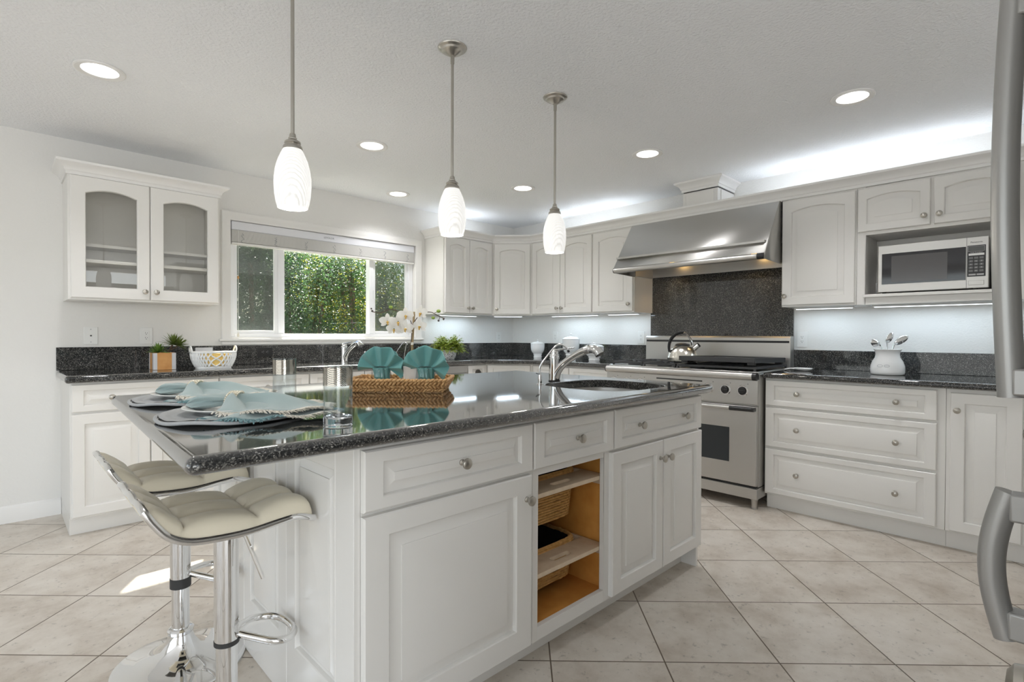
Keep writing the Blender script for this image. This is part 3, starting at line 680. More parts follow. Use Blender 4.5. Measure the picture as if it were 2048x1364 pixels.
# sink bowl
m = MB(); L = []
for s, z in ((1.03, .8775), (.985, .8775), (.98, .86), (.95, .75), (.86, .725), (.15, .715), (.10, .70)):
    ring = []
    for k in range(48):
        a = 2*PI*k/48; ca, sa = math.cos(a), math.sin(a); e = 2/3.2
        ring.append((SC.x+SA*s*math.copysign(abs(ca)**e, ca), SC.y+SBB*s*math.copysign(abs(sa)**e, sa), z))
    L.append(ring)
sk_ = obj('island_sink', MB().loops(L, False, True), STEEL, fixn=False); tag(sk_, 'round stainless undermount sink bowl in the island', 'sink')

def settle(root, loc):
    """moves a thing's origin to its base: its parts were modelled in room coordinates"""
    loc = Vector(loc)
    root.location = loc
    for ch in root.children: ch.location = Vector(ch.location)-loc
    return root
def new(name, label, cat, group=None): return thing(name, label, cat, group=group)
def arc(c, r, a0, a1, n, plane='xz'):
    P = []
    for k in range(n+1):
        a = a0+(a1-a0)*k/n; u, v = r*math.cos(a), r*math.sin(a)
        P.append((c[0]+u, c[1], c[2]+v) if plane == 'xz' else (c[0], c[1]+u, c[2]+v) if plane == 'yz' else (c[0]+u, c[1]+v, c[2]))
    return P

# ================================================================== RANGE, HOOD
RY0, RY1, RX = 1.352, 2.556, 3.600       # right end, left end, front plane
g = new('range', 'wide stainless gas range with black knobs and a high backguard', 'range')
obj('body', MB().box(RX+.02, RY0, .15, 4.30, RY1, .905), STEEL, g, bevel=.002)
obj('control_panel', MB().box(RX-.012, RY0, .70, RX+.0195, RY1, .868), STEEL, g, bevel=.003)
rail = MB().cyl((RX-.018, RY0+.03, .889), (RX-.018, RY1-.008, .889), .0265, 24)
obj('bullnose_rail', rail, STEEL, g)
for y0, y1 in ((RY0+.002, RY0+.0295), (RY1-.0075, RY1-.001)):
    obj('end_cap', MB().cyl((RX-.018, y0, .889), (RX-.018, y1, .889), .0268, 24), BLACK, g)
obj('cooktop', MB().box(RX+.01, RY0+.004, .9055, 4.25, RY1-.004, .919), STEEL, g, bevel=.002)
# knobs
for y in (2.485, 2.362, 2.238, 1.690, 1.568, 1.450):
    M = Matrix.Translation((RX-.0125, y, .790)) @ Matrix.Rotation(-PI/2, 4, 'Y')
    k = obj('control_knob', MB().lathe([(.0001, .018), (.0205, .018), (.024, .015), (.0255, .004), (.0255, 0)], 28, M=M, cap0=False), BLACK, g)
    obj('bezel', MB().lathe([(.038, 0), (.038, .004), (.034, .008), (.0285, .008), (.0265, 0)], 28, M=M, cap0=False, cap1=False), CHROME, k)
    obj('grip', MB().box(-.005, -.022, .0182, .005, .022, .0235, M=M), BLACK, k, bevel=.002)
    obj('index_mark', MB().cyl((RX-.0122, y-.034, .837), (RX-.0128, y-.034, .837), .003, 10), INK, k)
obj('vent_slot', MB().box(RX-.0135, 1.735, .832, RX-.0122, 2.10, .841), BLACK, g)
obj('badge_strip', MB().box(RX-.0135, 1.735, .792, RX-.0122, 2.06, .815), STEEL, g)
# ovens
def oven_door(y0, y1, wy0, wy1, lab):
    d = obj('oven_door', MB().box(RX-.02, y0, .160, RX+.0185, y1, .688), STEEL, g, bevel=.003, label=lab)
    obj('door_window', MB().box(RX-.0215, wy0, .300, RX-.0198, wy1, .535), OVENW, d)
    h = obj('door_handle', MB().cyl((RX-.055, y0+.165, .672), (RX-.055, y1-.165, .672), .0125, 18), STEEL, d)
    for a, b in ((y0+.012, y0+.1648), (y1-.1648, y1-.012)):
        e = MB().tube([(RX-.055, a, .672), (RX-.055, b, .672)], [.013, .0155] if a < (y0+y1)/2 else [.0155, .013], 14)
        q = a if a < (y0+y1)/2 else b
        e.box(RX-.066, q-.010, .660, RX-.0205, q+.010, .684)
        obj('handle_end', e, BLACK, h, bevel=.002)
    return d
oven_door(RY0+.004, 2.098, 1.535, 1.92, None); oven_door(2.112, RY1-.004, 2.24, 2.43, None)
obj('gap_strip', MB().box(RX-.004, RY0+.006, .142, RX+.02, RY1-.006, .1495), BLACK, g)
obj('kick_panel', MB().box(RX-.012, RY0, .070, RX+.30, RY1, .1415), STEEL, g, bevel=.002)
for x, y in ((RX+.025, RY0+.03), (RX+.025, RY1-.03), (4.2, RY0+.03), (4.2, RY1-.03)):
    obj('leg', MB().lathe([(.022, .0), (.022, .008), (.018, .012), (.020, .055), (.026, .0695), (.026, .0699)], 16, (x, y, 0)), STEEL, g)
bg = MB().loops([[(x, y, z) for x, z in ((4.335, .9235), (4.252, .9235), (4.252, 1.145), (4.262, 1.158), (4.335, 1.158))] for y in (1.368, 2.598)])
obj('backguard', bg, STEEL, g, bevel=.002)
obj('backguard_stripe', MB().box(4.2505, 1.376, 1.106, 4.2525, 2.590, 1.123), BLACK, g)
# burners and grates
for y in (2.40, 2.13, 1.86):
    for x in (3.76, 4.06):
        b = obj('burner', MB().lathe([(.055, 0), (.055, .008), (.042, .014), (.042, .022), (.0001, .024)], 24, (x, y, .9195), cap1=False), IRON, g)
def grate(y0, y1):
    m = MB(); x0, x1 = RX+.035, 4.235; z0, z1 = .934, .950
    for y in (y0, y1-.014): m.box(x0, y, z0, x1, y+.014, z1)
    for x in (x0, (x0+x1)/2-.007, x1-.014): m.box(x, y0+.014, z0, x+.014, y1-.014, z1)
    for xc in (x0+(x1-x0)*.25, x0+(x1-x0)*.75):
        yc = (y0+y1)/2
        for k in range(4):
            a = PI/4+k*PI/2
            M = Matrix.Translation((xc, yc, 0)) @ Matrix.Rotation(a, 4, 'Z')
            m.box(.035, -.005, z0+.003, .150, .005, z1+.0015, M=M)
    for x in (x0, x1-.014):
        for y in (y0, y1-.014): m.box(x, y, .9195, x+.014, y+.014, z0)
    return obj('grate', m, IRON, g, bevel=.002)
grate(2.255, 2.535); grate(1.97, 2.245); grate(1.385, 1.96)
settle(g, (3.95, 1.954, 0))
# griddle resting on the right-hand grate, tipped a little
gr = new('griddle', 'black cast-iron griddle plate lying on the right-hand grate of the range', 'griddle')
M = Matrix.Translation((3.90, 1.655, .987)) @ Matrix.Rotation(math.radians(1.2), 4, 'Y')
m = MB(); m.box(-.275, -.262, -.006, .275, .262, .0, M=M)
for a in ((-.29, -.275, -.016, -.275, .275, .018), (.275, -.275, -.016, .29, .275, .018), (-.275, -.275, -.016, .275, -.262, .018), (-.275, .262, -.016, .275, .275, .018)): m.box(*a, M=M)
obj('plate', m, IRON, gr, bevel=.003); obj('cooking_surface', MB().box(-.27, -.257, .0003, .27, .257, .0012, M=M), princ('seasoned_plate', (.16, .155, .14), .35, .3), gr)
for x in (-.27, .24):
    for y in (-.265, .215): obj('foot', MB().box(x, y, -.032, x+.03, y+.05, -.0065, M=M), IRON, gr, bevel=.003)
settle(gr, (3.90, 1.66, .955))

# kettle
k = new('kettle', 'stainless whistling kettle with black arched handle on the range', 'kettle')
KX, KY, KZ = 3.915, 2.06, .957
obj('body', MB().lathe([(.0001, 0), (.108, 0), (.116, .006), (.117, .028), (.1155, .030), (.112, .05), (.098, .085), (.075, .112), (.052, .126), (.050, .127), (.0001, .128)], 40, (KX, KY, KZ), cap0=False, cap1=False), princ('kettle_steel', (.80, .77, .70), .24, 1.0), k)
ld = obj('lid', MB().lathe([(.058, .124), (.058, .130), (.045, .139), (.018, .143), (.0001, .143)], 32, (KX, KY, KZ), cap0=True, cap1=False), BLACK, k)
obj('lid_disc', MB().lathe([(.026, .1425), (.022, .146), (.0001, .1465)], 24, (KX, KY, KZ), cap1=False), STEEL, ld)
dv = RR.copy(); dv.z = 0; dv.normalize()
def kp(u, z): return (KX+dv.x*u, KY+dv.y*u, KZ+z)
h = obj('handle', MB().tube([kp(.105*math.cos(a)-.004, .11+.118*math.sin(a)) for a in [PI*(1.10-.62*i/16) for i in range(17)]], [.010+.004*math.sin(PI*i/16) for i in range(17)], 12, flat=(1.25, .8)), BLACK, k)
obj('chrome_arm', MB().tube([kp(.012, .228), kp(.035, .215), kp(.06, .18), kp(.075, .145), kp(.082, .12)], [.009, .010, .010, .011, .013], 12, flat=(1.2, .8)), CHROME, k)
sp = obj('spout', MB().tube([kp(.075, .085), kp(.100, .105), kp(.122, .124)], [.022, .020, .019], 18), CHROME, k)
obj('spout_cap', MB().tube([kp(.1205, .1225), kp(.131, .131)], [.0195, .0195], 18), BLACK, sp)
settle(k, (KX, KY, KZ))

# hood
g = new('range_hood', 'large sloped stainless canopy hood over the range', 'hood')
HY0, HY1 = 1.3645, 2.5805
pts = [(4.0315, 2.1185), (3.985, 2.1185), (3.712, 1.722), (3.700, 1.715), (3.700, 1.684), (4.338, 1.684)]
inner = [(4.020, 2.10), (3.99, 2.10), (3.725, 1.72), (3.715, 1.712), (3.715, 1.684), (4.327, 1.684)]
m = MB()
prof = [(4.338, 2.0), (3.985, 2.1185)]
# outer shell: sloped front, lip, two sides
m.add([(3.983, HY0, 2.1185), (3.983, HY1, 2.1185), (3.712, HY1, 1.724), (3.712, HY0, 1.724)], [(0, 1, 2, 3)])
for y in (HY0, HY1):
    m.add([(4.031, y, 2.1185), (3.983, y, 2.1185), (3.712, y, 1.724), (3.708, y, 1.684), (4.031, y, 1.676)], [(0, 1, 2, 3, 4)])
m.add([(4.031, HY0, 2.1185), (4.031, HY1, 2.1185), (3.983, HY1, 2.1185), (3.983, HY0, 2.1185)], [(0, 1, 2, 3)])
obj('canopy', m, STEEL, g, solid=.003, angle=20)
lip = MB().loops([[(x, y, z) for x, z in [(3.712, 1.723)]+[(3.712-.017*math.sin(a)-.0, 1.7035+.0195*math.cos(a)) for a in [PI*i/10 for i in range(1, 10)]]+[(3.712, 1.684), (3.730, 1.684), (3.730, 1.723)]] for y in (HY0+.046, HY1-.006)])
obj('front_rail', lip, STEEL, g)
for a, b in ((HY0+.001, HY0+.0455), (HY1-.0055, HY1-.0005)):
    e = MB().loops([[(x, y, z) for x, z in [(3.712, 1.724)]+[(3.712-.0178*math.sin(q), 1.7035+.0203*math.cos(q)) for q in [PI*i/10 for i in range(1, 10)]]+[(3.712, 1.683), (3.730, 1.683), (3.730, 1.724)]] for y in (a, b)])
    obj('rail_end', e, BLACK, g)
m = MB(); m.box(4.325, HY0+.004, 1.69, 4.338, HY1-.004, 1.83); m.box(4.036, HY0+.002, 1.684, 4.3245, HY0+.006, 1.83); m.box(4.036, HY1-.006, 1.684, 4.3245, HY1-.002, 1.83)
obj('inner_lining', m, STEEL, g)
fl = MB().box(3.735, HY0+.008, 1.80, 4.3245, HY1-.008, 1.815)
f_ = obj('filter_panel', fl, STEEL, g)
for y in (1.62, 2.32):
    b = obj('bulb', MB().lathe([(.028, .012), (.028, .002), (.02, 0)], 20, (4.22, y, 1.786), cap1=True), HOODBULB, f_)
    ld_ = bpy.data.lights.new('hood_lamp', 'SPOT'); ld_.energy = 2; ld_.color = (1, .66, .3); ld_.spot_size = math.radians(110); ld_.spot_blend = .6; ld_.shadow_soft_size = .03
    lo = bpy.data.objects.new('hood_lamp', ld_); COL.objects.link(lo); lo.location = (4.22, y, 1.78); lo.rotation_euler = (0, 0, 0)
settle(g, (4.0, 1.97, 1.684))
# duct cover
g = new('duct_cover', 'white boxed duct cover with crown rising to the ceiling above the hood', 'duct cover')
CX, CY0, CY1 = 4.055, 1.845, 2.14
m = MB().box(CX, CY0, 2.205, XR-.002, CY1, 2.329)
obj('box', m, PAINT, g, bevel=.002)
obj('front_panel', MB().box(CX-.006, CY0+.03, 2.206, CX-.0005, CY1-.03, 2.322), PAINT, g, bevel=.002)
obj('end_panel', MB().box(CX+.05, CY0-.006, 2.206, XR-.05, CY0-.0005, 2.322), PAINT, g, bevel=.002)
obj('crown_molding', crown([(XR-.003, CY1), (CX, CY1), (CX, CY0), (XR-.003, CY0)][::1] if False else [(XR-.003, CY1), (CX, CY1), (CX, CY0), (XR-.003, CY0)], HC-.0785), TRIM, g, angle=30)
settle(g, (4.2, 1.99, 2.205))
# flat tops of the wall cabinets so the cove is closed
struct('trim_3', MB().box(4.036, .10, 2.1285, XR-.001, 3.83, 2.1365).box(3.10, FU, 2.1285, 3.743, YW-.001, 2.1365), TRIM, angle=0)

# ================================================================== MICROWAVE
mw = thing('microwave', 'stainless microwave with dark window and keypad on the cabinet shelf', 'microwave', (4.02, .780, 1.4325), -PI/2-math.radians(.5))
WM, HM = .528, .302
obj('body', MB().box(0, .0205, 0.008, WM, .285, HM-.004), FRIDGEM, mw, bevel=.004)
obj('front_frame', MB().box(0, 0, .006, WM, .02, HM), STEEL, mw, bevel=.004)
for x in (.03, WM-.06):
    for y in (.03, .24): obj('foot', MB().lathe([(.012, 0), (.012, .0075)], 12, (x, y, 0)), RUBBER, mw)
dr = obj('door_glass', MB().box(.022, -.0025, .056, .428, -.0003, .248), DARKW, mw, bevel=.001)
obj('mesh_window', MB().box(.072, -.0034, .068, .345, -.0026, .230), SCREENG, dr)
kp_ = obj('keypad_panel', MB().box(.434, -.0025, .073, .514, -.0003, .252), BLACK, mw, bevel=.001)
obj('door_gap', MB().box(.4303, -.0012, .008, .4318, -.0002, HM-.002), BLACK, mw)
obj('display', MB().box(.440, -.0032, .220, .506, -.0026, .244), princ('lcd', (.10, .105, .10), .2), kp_)
obj('display_border', MB().box(.437, -.0030, .217, .509, -.00265, .2185).box(.437, -.0030, .2455, .509, -.00265, .247).box(.437, -.0030, .2185, .4385, -.00265, .2455).box(.5075, -.0030, .2185, .509, -.00265, .2455), GREYB, kp_)
obj('start_key', MB().box(.440, -.0036, .194, .508, -.0026, .206), PLASTW, kp_)
kb = 0
for r in range(5):
    for c_ in range(3):
        obj('key', MB().box(.441+c_*.023, -.0036, .174-r*.0185, .459+c_*.023, -.0026, .186-r*.0185), princ('key_grey', (.16, .16, .16), .5) if 'key_grey' not in MATS else MATS['key_grey'], kp_)
obj('key', MB().box(.441, -.0036, .080, .472, -.0026, .089), GREYB, kp_); obj('key', MB().box(.476, -.0036, .080, .507, -.0026, .089), GREYB, kp_)
obj('open_button', MB().box(.440, -.0035, .024, .508, -.0003, .050), STEEL, mw, bevel=.0015)
text_mesh('Panasonic', .0135, 'lettering', INK, mw, Matrix.Translation((.474, -.0006, .270)) @ RX90)
text_mesh('Inverter Turbo Defrost', .0055, 'lettering', PLASTW, kp_, Matrix.Translation((.474, -.0030, .211)) @ RX90, .0003)
for r in range(3):
    for c_ in range(3):
        text_mesh(str(r*3+c_+1), .009, 'lettering', PLASTW, kp_, Matrix.Translation((.450+c_*.023, -.0041, .1615-r*.0185)) @ RX90, .0003)
text_mesh('0', .009, 'lettering', PLASTW, kp_, Matrix.Translation((.473, -.0041, .106)) @ RX90, .0003)
cord = MB().tube([(-.004, .05, .03), (-.014, .04, .07), (-.020, .07, .025), (-.03, .12, .008), (-.012, .20, .02)], .004, 8)
obj('power_cord', cord, GREYB, mw)

# ================================================================== FRIDGE AND PANTRY (their fronts run edge-on at the right of the photo)
fr_ = new('fridge', 'grey fridge with long bowed door handles at the right edge of the photo', 'fridge')
FYF = -.012
obj('body', MB().box(.70, -.72, .02, 1.70, FYF-.0605, 1.80), FRIDGEM, fr_, bevel=.004)
obj('foot', MB().box(.72, -.70, 0, 1.68, FYF-.08, .0195), BLACK, fr_)
def fdoor(z0, z1): return obj('door', MB().box(.703, FYF-.06, z0, 1.697, FYF, z1), FRIDGEM, fr_, bevel=.006)
d1 = fdoor(.955, 1.795); d2 = fdoor(.03, .945)
HX, HYH = 1.162, .052
def handle(par, z0, z1, bow, zm0, zm1, xo=0, straight=False):
    n = 20; P = []
    for i in range(n+1):
        s = i/n; P.append((HX+xo, HYH-.008+bow*math.sin(PI*s), z0+(z1-z0)*s))
    hd = obj('handle', MB().tube(P, .0175, 20, flat=(.92, 1.0)), FRIDGEM, par, label='long bowed grey handle' if z1 > 1.2 else 'short bowed grey handle')
    for z in (zm0, zm1): obj('handle_mount', MB().box(HX+xo-.017, FYF+.0005, z-.022, HX+xo+.017, HYH-.008, z+.022), FRIDGEM, hd, bevel=.004)
handle(d1, 1.063, 1.765, .011, 1.088, 1.687)
handle(d2, .683, .915, .020, .708, .893, -.02)
settle(fr_, (1.2, -.38, 0))
pn = new('pantry_cabinet', 'tall white pantry cabinet between fridge and range wall, seen edge-on', 'cabinet', 'tall cabinets')
obj('carcass', MB().box(1.72, -.62, .10, XR-.003, -.005, 2.13), PAINT, pn)
obj('toe_kick', MB().box(1.72, -.62, 0, XR-.003, -.06, .0985), PAINT, pn)
def pdoor(x0, x1, z0, z1, kx, kz):
    d = obj('door', door_mb(x1-x0, z1-z0), PAINT, pn, loc=(x1, -.0045, z0), rot=(0, 0, PI), angle=25)
    knob(d, x1-kx, kz-z0)
pdoor(1.725, 2.30, 1.21, 2.115, 1.865, 1.505); pdoor(1.725, 2.30, .112, 1.20, 1.865, .912)
pdoor(2.31, 2.90, 1.21, 2.115, 2.84, 1.505); pdoor(2.31, 2.90, .112, 1.20, 2.84, .912)
settle(pn, (2.7, -.3, 0))
tc_ = new('tall_cabinet', 'tall cabinet beside the camera whose blurred knob shows at the lower right corner', 'cabinet', 'tall cabinets')
obj('carcass', MB().box(.40, -.62, .10, .685, -.035, 2.13), PAINT, tc_); obj('toe_kick', MB().box(.40, -.62, 0, .685, -.09, .0985), PAINT, tc_)
d = obj('door', door_mb(.28, .93), PAINT, tc_, loc=(.683, -.0345, .112), rot=(0, 0, PI), angle=25); knob(d, .683-.462, .935-.112)
settle(tc_, (.54, -.33, 0))

# ================================================================== LAMPS
def pendant(x, y, label):
    t = thing('pendant_lamp', label, 'pendant lamp', (x, y, HC), 0, 'pendant lamps over the island')
    zb, zt = 1.597-HC, 1.802-HC
    prof = [(.049, 0), (.0545, .018), (.0590, .045), (.0612, .078), (.0605, .105), (.0565, .135), (.049, .163), (.039, .187), (.030, .205)]
    pr = [(r, zb+z) for r, z in prof]; inn = [(r-.003, zb+z) for r, z in prof][::-1]
    obj('glass_shade', MB().lathe(pr+inn+[pr[0]], 40, cap0=False, cap1=False), SHADE, t, angle=60)
    obj('bulb', MB().ball((0, 0, zb+.075), .024, 16, 10), emit('pendant_bulb', (1, .95, .86), 3.0) if 'pendant_bulb' not in MATS else MATS['pendant_bulb'], t)
    cp = [(.0001, zt+.052), (.009, zt+.052), (.011, zt+.046), (.011, zt+.040), (.014, zt+.037), (.014, zt+.032), (.026, zt+.024), (.027, zt+.018), (.024, zt+.015), (.031, zt+.008), (.033, zt+.001), (.033, zt-.004), (.0001, zt-.003)]
    obj('socket_cap', MB().lathe(cp, 32, cap0=False, cap1=False), NICKEL, t)
    obj('rod', MB().cyl((0, 0, zt+.05), (0, 0, -.032), .0062, 14), NICKEL, t)
    obj('rod_joint', MB().lathe([(.0085, -.07), (.0085, -.035)], 14), NICKEL, t)
    obj('canopy', MB().lathe([(.0001, -.036), (.013, -.036), (.020, -.031), (.026, -.027), (.030, -.022), (.046, -.017), (.050, -.010), (.062, -.005), (.064, -.0005)], 36, cap0=False), NICKEL, t)
    d = bpy.data.lights.new('pendant_light', 'POINT'); d.energy = 3.5; d.color = (1, .94, .85); d.shadow_soft_size = .04
    o = bpy.data.objects.new('pendant_light', d); COL.objects.link(o); o.location = (x, y, 1.585)
PX = .733; pendant(.733, 1.843, 'nearest of the three pendants, over the place settings'); pendant(1.428, 1.843, 'middle pendant lamp with swirled white glass shade'); pendant(2.11, 1.843, 'farthest pendant lamp, over the island sink')

def downlight(x, y, label):
    t = thing('recessed_downlight', label, 'downlight', (x, y, HC), 0, 'recessed ceiling lights')
    obj('trim_ring', MB().lathe([(.102, -.0005), (.102, -.006), (.096, -.009), (.074, -.005), (.072, -.0005)], 40, cap0=False, cap1=False), TRIM, t)
    obj('lens', MB().lathe([(.0718, -.001), (.0718, -.003), (.0001, -.0035)], 40, cap0=True, cap1=False), CANLENS, t)
    d = bpy.data.lights.new('downlight_lamp', 'SPOT'); d.energy = 28; d.color = (.98, .98, 1.0); d.spot_size = math.radians(130); d.spot_blend = .8; d.shadow_soft_size = .07
    o = bpy.data.objects.new('downlight_lamp', d); COL.objects.link(o); o.location = (x, y, HC-.02)
for x, y, lab in ((.353, 3.178, 'recessed ceiling light nearest the left wall'), (1.782, 3.165, 'recessed ceiling light behind the nearest pendant'), (2.556, 4.08, 'small-looking recessed ceiling light above the window sink'),
                  (3.211, 3.164, 'recessed ceiling light toward the far corner of cabinets'), (3.211, 1.96, 'recessed ceiling light in front of the range hood'), (3.213, .743, 'recessed ceiling light in front of the microwave')):
    downlight(x, y, lab)

def strip(x0, y0, x1, y1, label, power):
    a, b = Vector((x0, y0)), Vector((x1, y1)); d = b-a; ang = math.atan2(d.y, d.x); Lh = d.length/2
    t = thing('under_cabinet_light', label, 'light strip', ((x0+x1)/2, (y0+y1)/2, 1.3655), ang, 'under-cabinet lights')
    obj('housing', MB().box(-Lh, -.02, -.010, Lh, .02, -.0003), PLASTW, t)
    obj('diffuser', MB().box(-Lh+.01, -.012, -.0125, Lh-.01, .012, -.0102), STRIPL, t)
    area('under_cabinet_lamp', ((x0+x1)/2, (y0+y1)/2, 1.350), (0, 0, -1), d.length if abs(d.x) > abs(d.y) else .03, .03 if abs(d.x) > abs(d.y) else d.length, power, (.70, .86, 1.0))
strip(3.18, 4.30, 3.66, 4.30, 'light strip under the cabinet right of the window', 1.0)
strip(3.80, 4.18, 4.02, 3.96, 'light strip under the diagonal corner cabinet', .8)
strip(4.20, 3.70, 4.20, 3.10, 'light strip under the two-door cabinet left of the range', 1.0)
strip(4.20, 2.98, 4.20, 2.64, 'light strip under the one-door cabinet left of the hood', .6)
strip(4.20, 1.32, 4.20, .95, 'light strip under the one-door cabinet right of the hood', .62)
strip(4.20, .84, 4.20, .16, 'light strip under the microwave cabinet', 1.0)
# cove lights lying on top of the wall cabinets
def cove(x0, y0, x1, y1, label, power):
    a, b = Vector((x0, y0)), Vector((x1, y1)); d = b-a; ang = math.atan2(d.y, d.x); Lh = d.length/2
    t = thing('cove_light', label, 'light strip', ((x0+x1)/2, (y0+y1)/2, 2.137), ang, 'cove lights on the wall cabinets')
    obj('housing', MB().box(-Lh, -.02, 0, Lh, .02, .012), PLASTW, t); obj('diffuser', MB().box(-Lh+.01, -.012, .0122, Lh-.01, .012, .016), STRIPL, t)
    area('cove_lamp', ((x0+x1)/2, (y0+y1)/2, 2.16), (0, 0, 1), d.length if abs(d.x) > abs(d.y) else .04, .04 if abs(d.x) > abs(d.y) else d.length, power, (.86, .92, 1.0))
cove(3.22, 4.24, 3.70, 4.24, 'cove light on top of the cabinet right of the window', .8)
cove(4.20, 3.70, 4.20, 2.70, 'cove light on top of the cabinets left of the duct cover', 1.0)
cove(4.20, 1.62, 4.20, .20, 'cove light on top of the cabinets right of the duct cover', 1.5)

# ================================================================== WALL PLATES
def outlet(x, y, z, rz, label, dark=False, horizontal=False, kind='outlet', mat=None):
    t = thing('wall_outlet' if kind == 'outlet' else 'cable_plate', label, kind, (x, y, z), rz, 'wall plates')
    rot = (0, PI/2, 0) if horizontal else (0, 0, 0)
    pm = mat or (BLACK if dark else PLASTW)
    obj('cover_plate', MB().box(-.037, -.006, -.058, .037, -.0004, .058), pm, t, bevel=.0025, rot=rot)
    if kind == 'outlet':
        obj('receptacle', MB().box(-.0165, -.0085, -.034, .0165, -.0062, .034), pm, t, bevel=.0015, rot=rot)
        for s in (-.0165, .0165):
            obj('slots', MB().box(-.0075, -.0092, s+.000, -.0055, -.0086, s+.008).box(.0045, -.0092, s+.001, .0065, -.0086, s+.007).cyl((-.0005, -.0092, s-.0065), (-.0005, -.0086, s-.0065), .0024, 10), INK if not dark else GREYB, t, rot=rot)
    else:
        obj('jack', MB().cyl((0, -.012, 0), (0, -.0062, 0), .005, 12), INK, t)
        obj('screws', MB().cyl((0, -.0068, .042), (0, -.0061, .042), .003, 10).cyl((0, -.0068, -.042), (0, -.0061, -.042), .003, 10), MARK, t)
    return t
outlet(.438, YW, 1.146, 0, 'white cable jack plate below the glass-door cabinet', kind='cable plate')
outlet(.744, YW, 1.146, 0, 'white outlet above the wooden planter')
outlet(4.12, YW, 1.137, 0, 'white outlet on the wall in the far corner right of the fern')
outlet(XR, 3.785, 1.14, -PI/2, 'white outlet above the smaller round canister')
outlet(XR, 2.713, 1.141, -PI/2, 'white outlet just left of the range backguard')
outlet(XR, 1.318, 1.134, -PI/2, 'white outlet just right of the range backguard')
outlet(XR, .150, 1.134, -PI/2, 'white outlet behind the long fridge handle')
outlet(1.535, YW-.0215, 1.016, 0, 'black outlet set sideways in the granite backsplash', dark=True, horizontal=True)
outlet(1.10, YW-.0215, 1.022, 0, 'silver outlet plate set sideways behind the white lattice basket', horizontal=True, mat=STRAP)

# ================================================================== BLIND
bl = thing('window_blind', 'white slatted blind pulled up to the top of the window', 'blind', (WX0, YW+.03, WZ1), 0)
BW = WX1-WX0
obj('headrail', MB().box(.012, -.026, -.068, BW-.012, .018, -.003), ALUM, bl, bevel=.003)
m = MB()
for i in range(22): m.box(.012, -.028, -.0735-i*.0042, BW-.012, .022, -.071-i*.0042)
obj('slats', m, BLINDM, bl)
obj('bottom_rail', MB().box(.012, -.028, -.182, BW-.012, .022, -.166), BLINDM, bl, bevel=.004)
for i in range(7):
    x = .09+i*(BW-.18)/6
    m = MB()
    for k in range(6): m.tube([(x+.012*math.sin(2.1*k+i), -.0295, -.092-k*.012), (x-.012*math.sin(1.7*k+2*i), -.033, -.098-k*.012), (x+.008*math.cos(k*2.2), -.0295, -.104-k*.012)], .0012, 5)
    obj('ladder_cord', m, MARK, bl)
text_mesh('LEVOLOR', .022, 'lettering', MARK, bl, Matrix.Translation((.80, -.0268, -.036)) @ RX90)
obj('pull_cord', MB().tube([(.055, -.034, -.07), (.056, -.036, -.5), (.054, -.036, -.875)], .0017, 6), BLINDM, bl)
obj('cord_tassel', MB().lathe([(.003, 0), (.009, -.02), (.007, -.035), (.0001, -.036)], 12, (.054, -.036, -.87), cap1=False), FRINGEW, bl)
obj('cord_cleat', MB().lathe([(.004, .012), (.008, 0), (.004, -.014)], 10, (.055, -.036, -.44)), CRATEW, bl)

# ================================================================== BAR STOOLS
def cat_rom(P, n):
    P = [Vector(p) for p in P]; Q = [P[0]*2-P[1]]+P+[P[-1]*2-P[-2]]; out = []
    for i in range(1, len(Q)-2):
        for k in range(n):
            t = k/n
            out.append(.5*((2*Q[i])+(Q[i+1]-Q[i-1])*t+(2*Q[i-1]-5*Q[i]+4*Q[i+1]-Q[i+2])*t*t+(3*Q[i]-Q[i-1]-3*Q[i+1]+Q[i+2])*t**3))
    out.append(P[-1]); return out
SEATP = cat_rom([(-.200, .752), (-.180, .718), (-.152, .684), (-.108, .662), (-.04, .654), (.03, .653), (.10, .660), (.150, .662), (.196, .648)], 6)
SEATP = [p+Vector((-.018, 0)) for p in SEATP]
def seat_pt(s, nrm=False):
    f = s*(len(SEATP)-1); i = min(int(f), len(SEATP)-2); p = SEATP[i].lerp(SEATP[i+1], f-i)
    a = SEATP[max(i-1, 0)]; b = SEATP[min(i+2, len(SEATP)-1)]; d = (b-a).normalized()
    return p, Vector((-d.y, d.x))
SW = .165
def seat_mb():
    m = MB(); NU, NV = 54, 36
    def top(u, v):
        p, n = seat_pt(u)
        y = (v-.5)*2*SW
        cu = abs(math.sin(PI*(u*3))); cv = abs(math.sin(PI*v*3))
        eu = min(1, min(u, 1-u)/.06); ev = min(1, min(v, 1-v)/.08)
        edge = (1-(1-eu)**2)**.5*(1-(1-ev)**2)**.5
        puff = (.022+.026*(cu**.5)*(cv**.5))*(.45+.55*min(1, u/.36))
        h = edge*puff
        q = p+n*h
        return (q.x, y, q.y)
    m.grid(top, NU, NV)
    def bot(u, v):
        p, n = seat_pt(u); eu = min(1, min(u, 1-u)/.1); ev = min(1, min(v, 1-v)/.1)
        q = p-n*(.012*eu*ev); return (q.x, (v-.5)*2*SW, q.y)
    m.grid(bot, NU, NV)
    return m
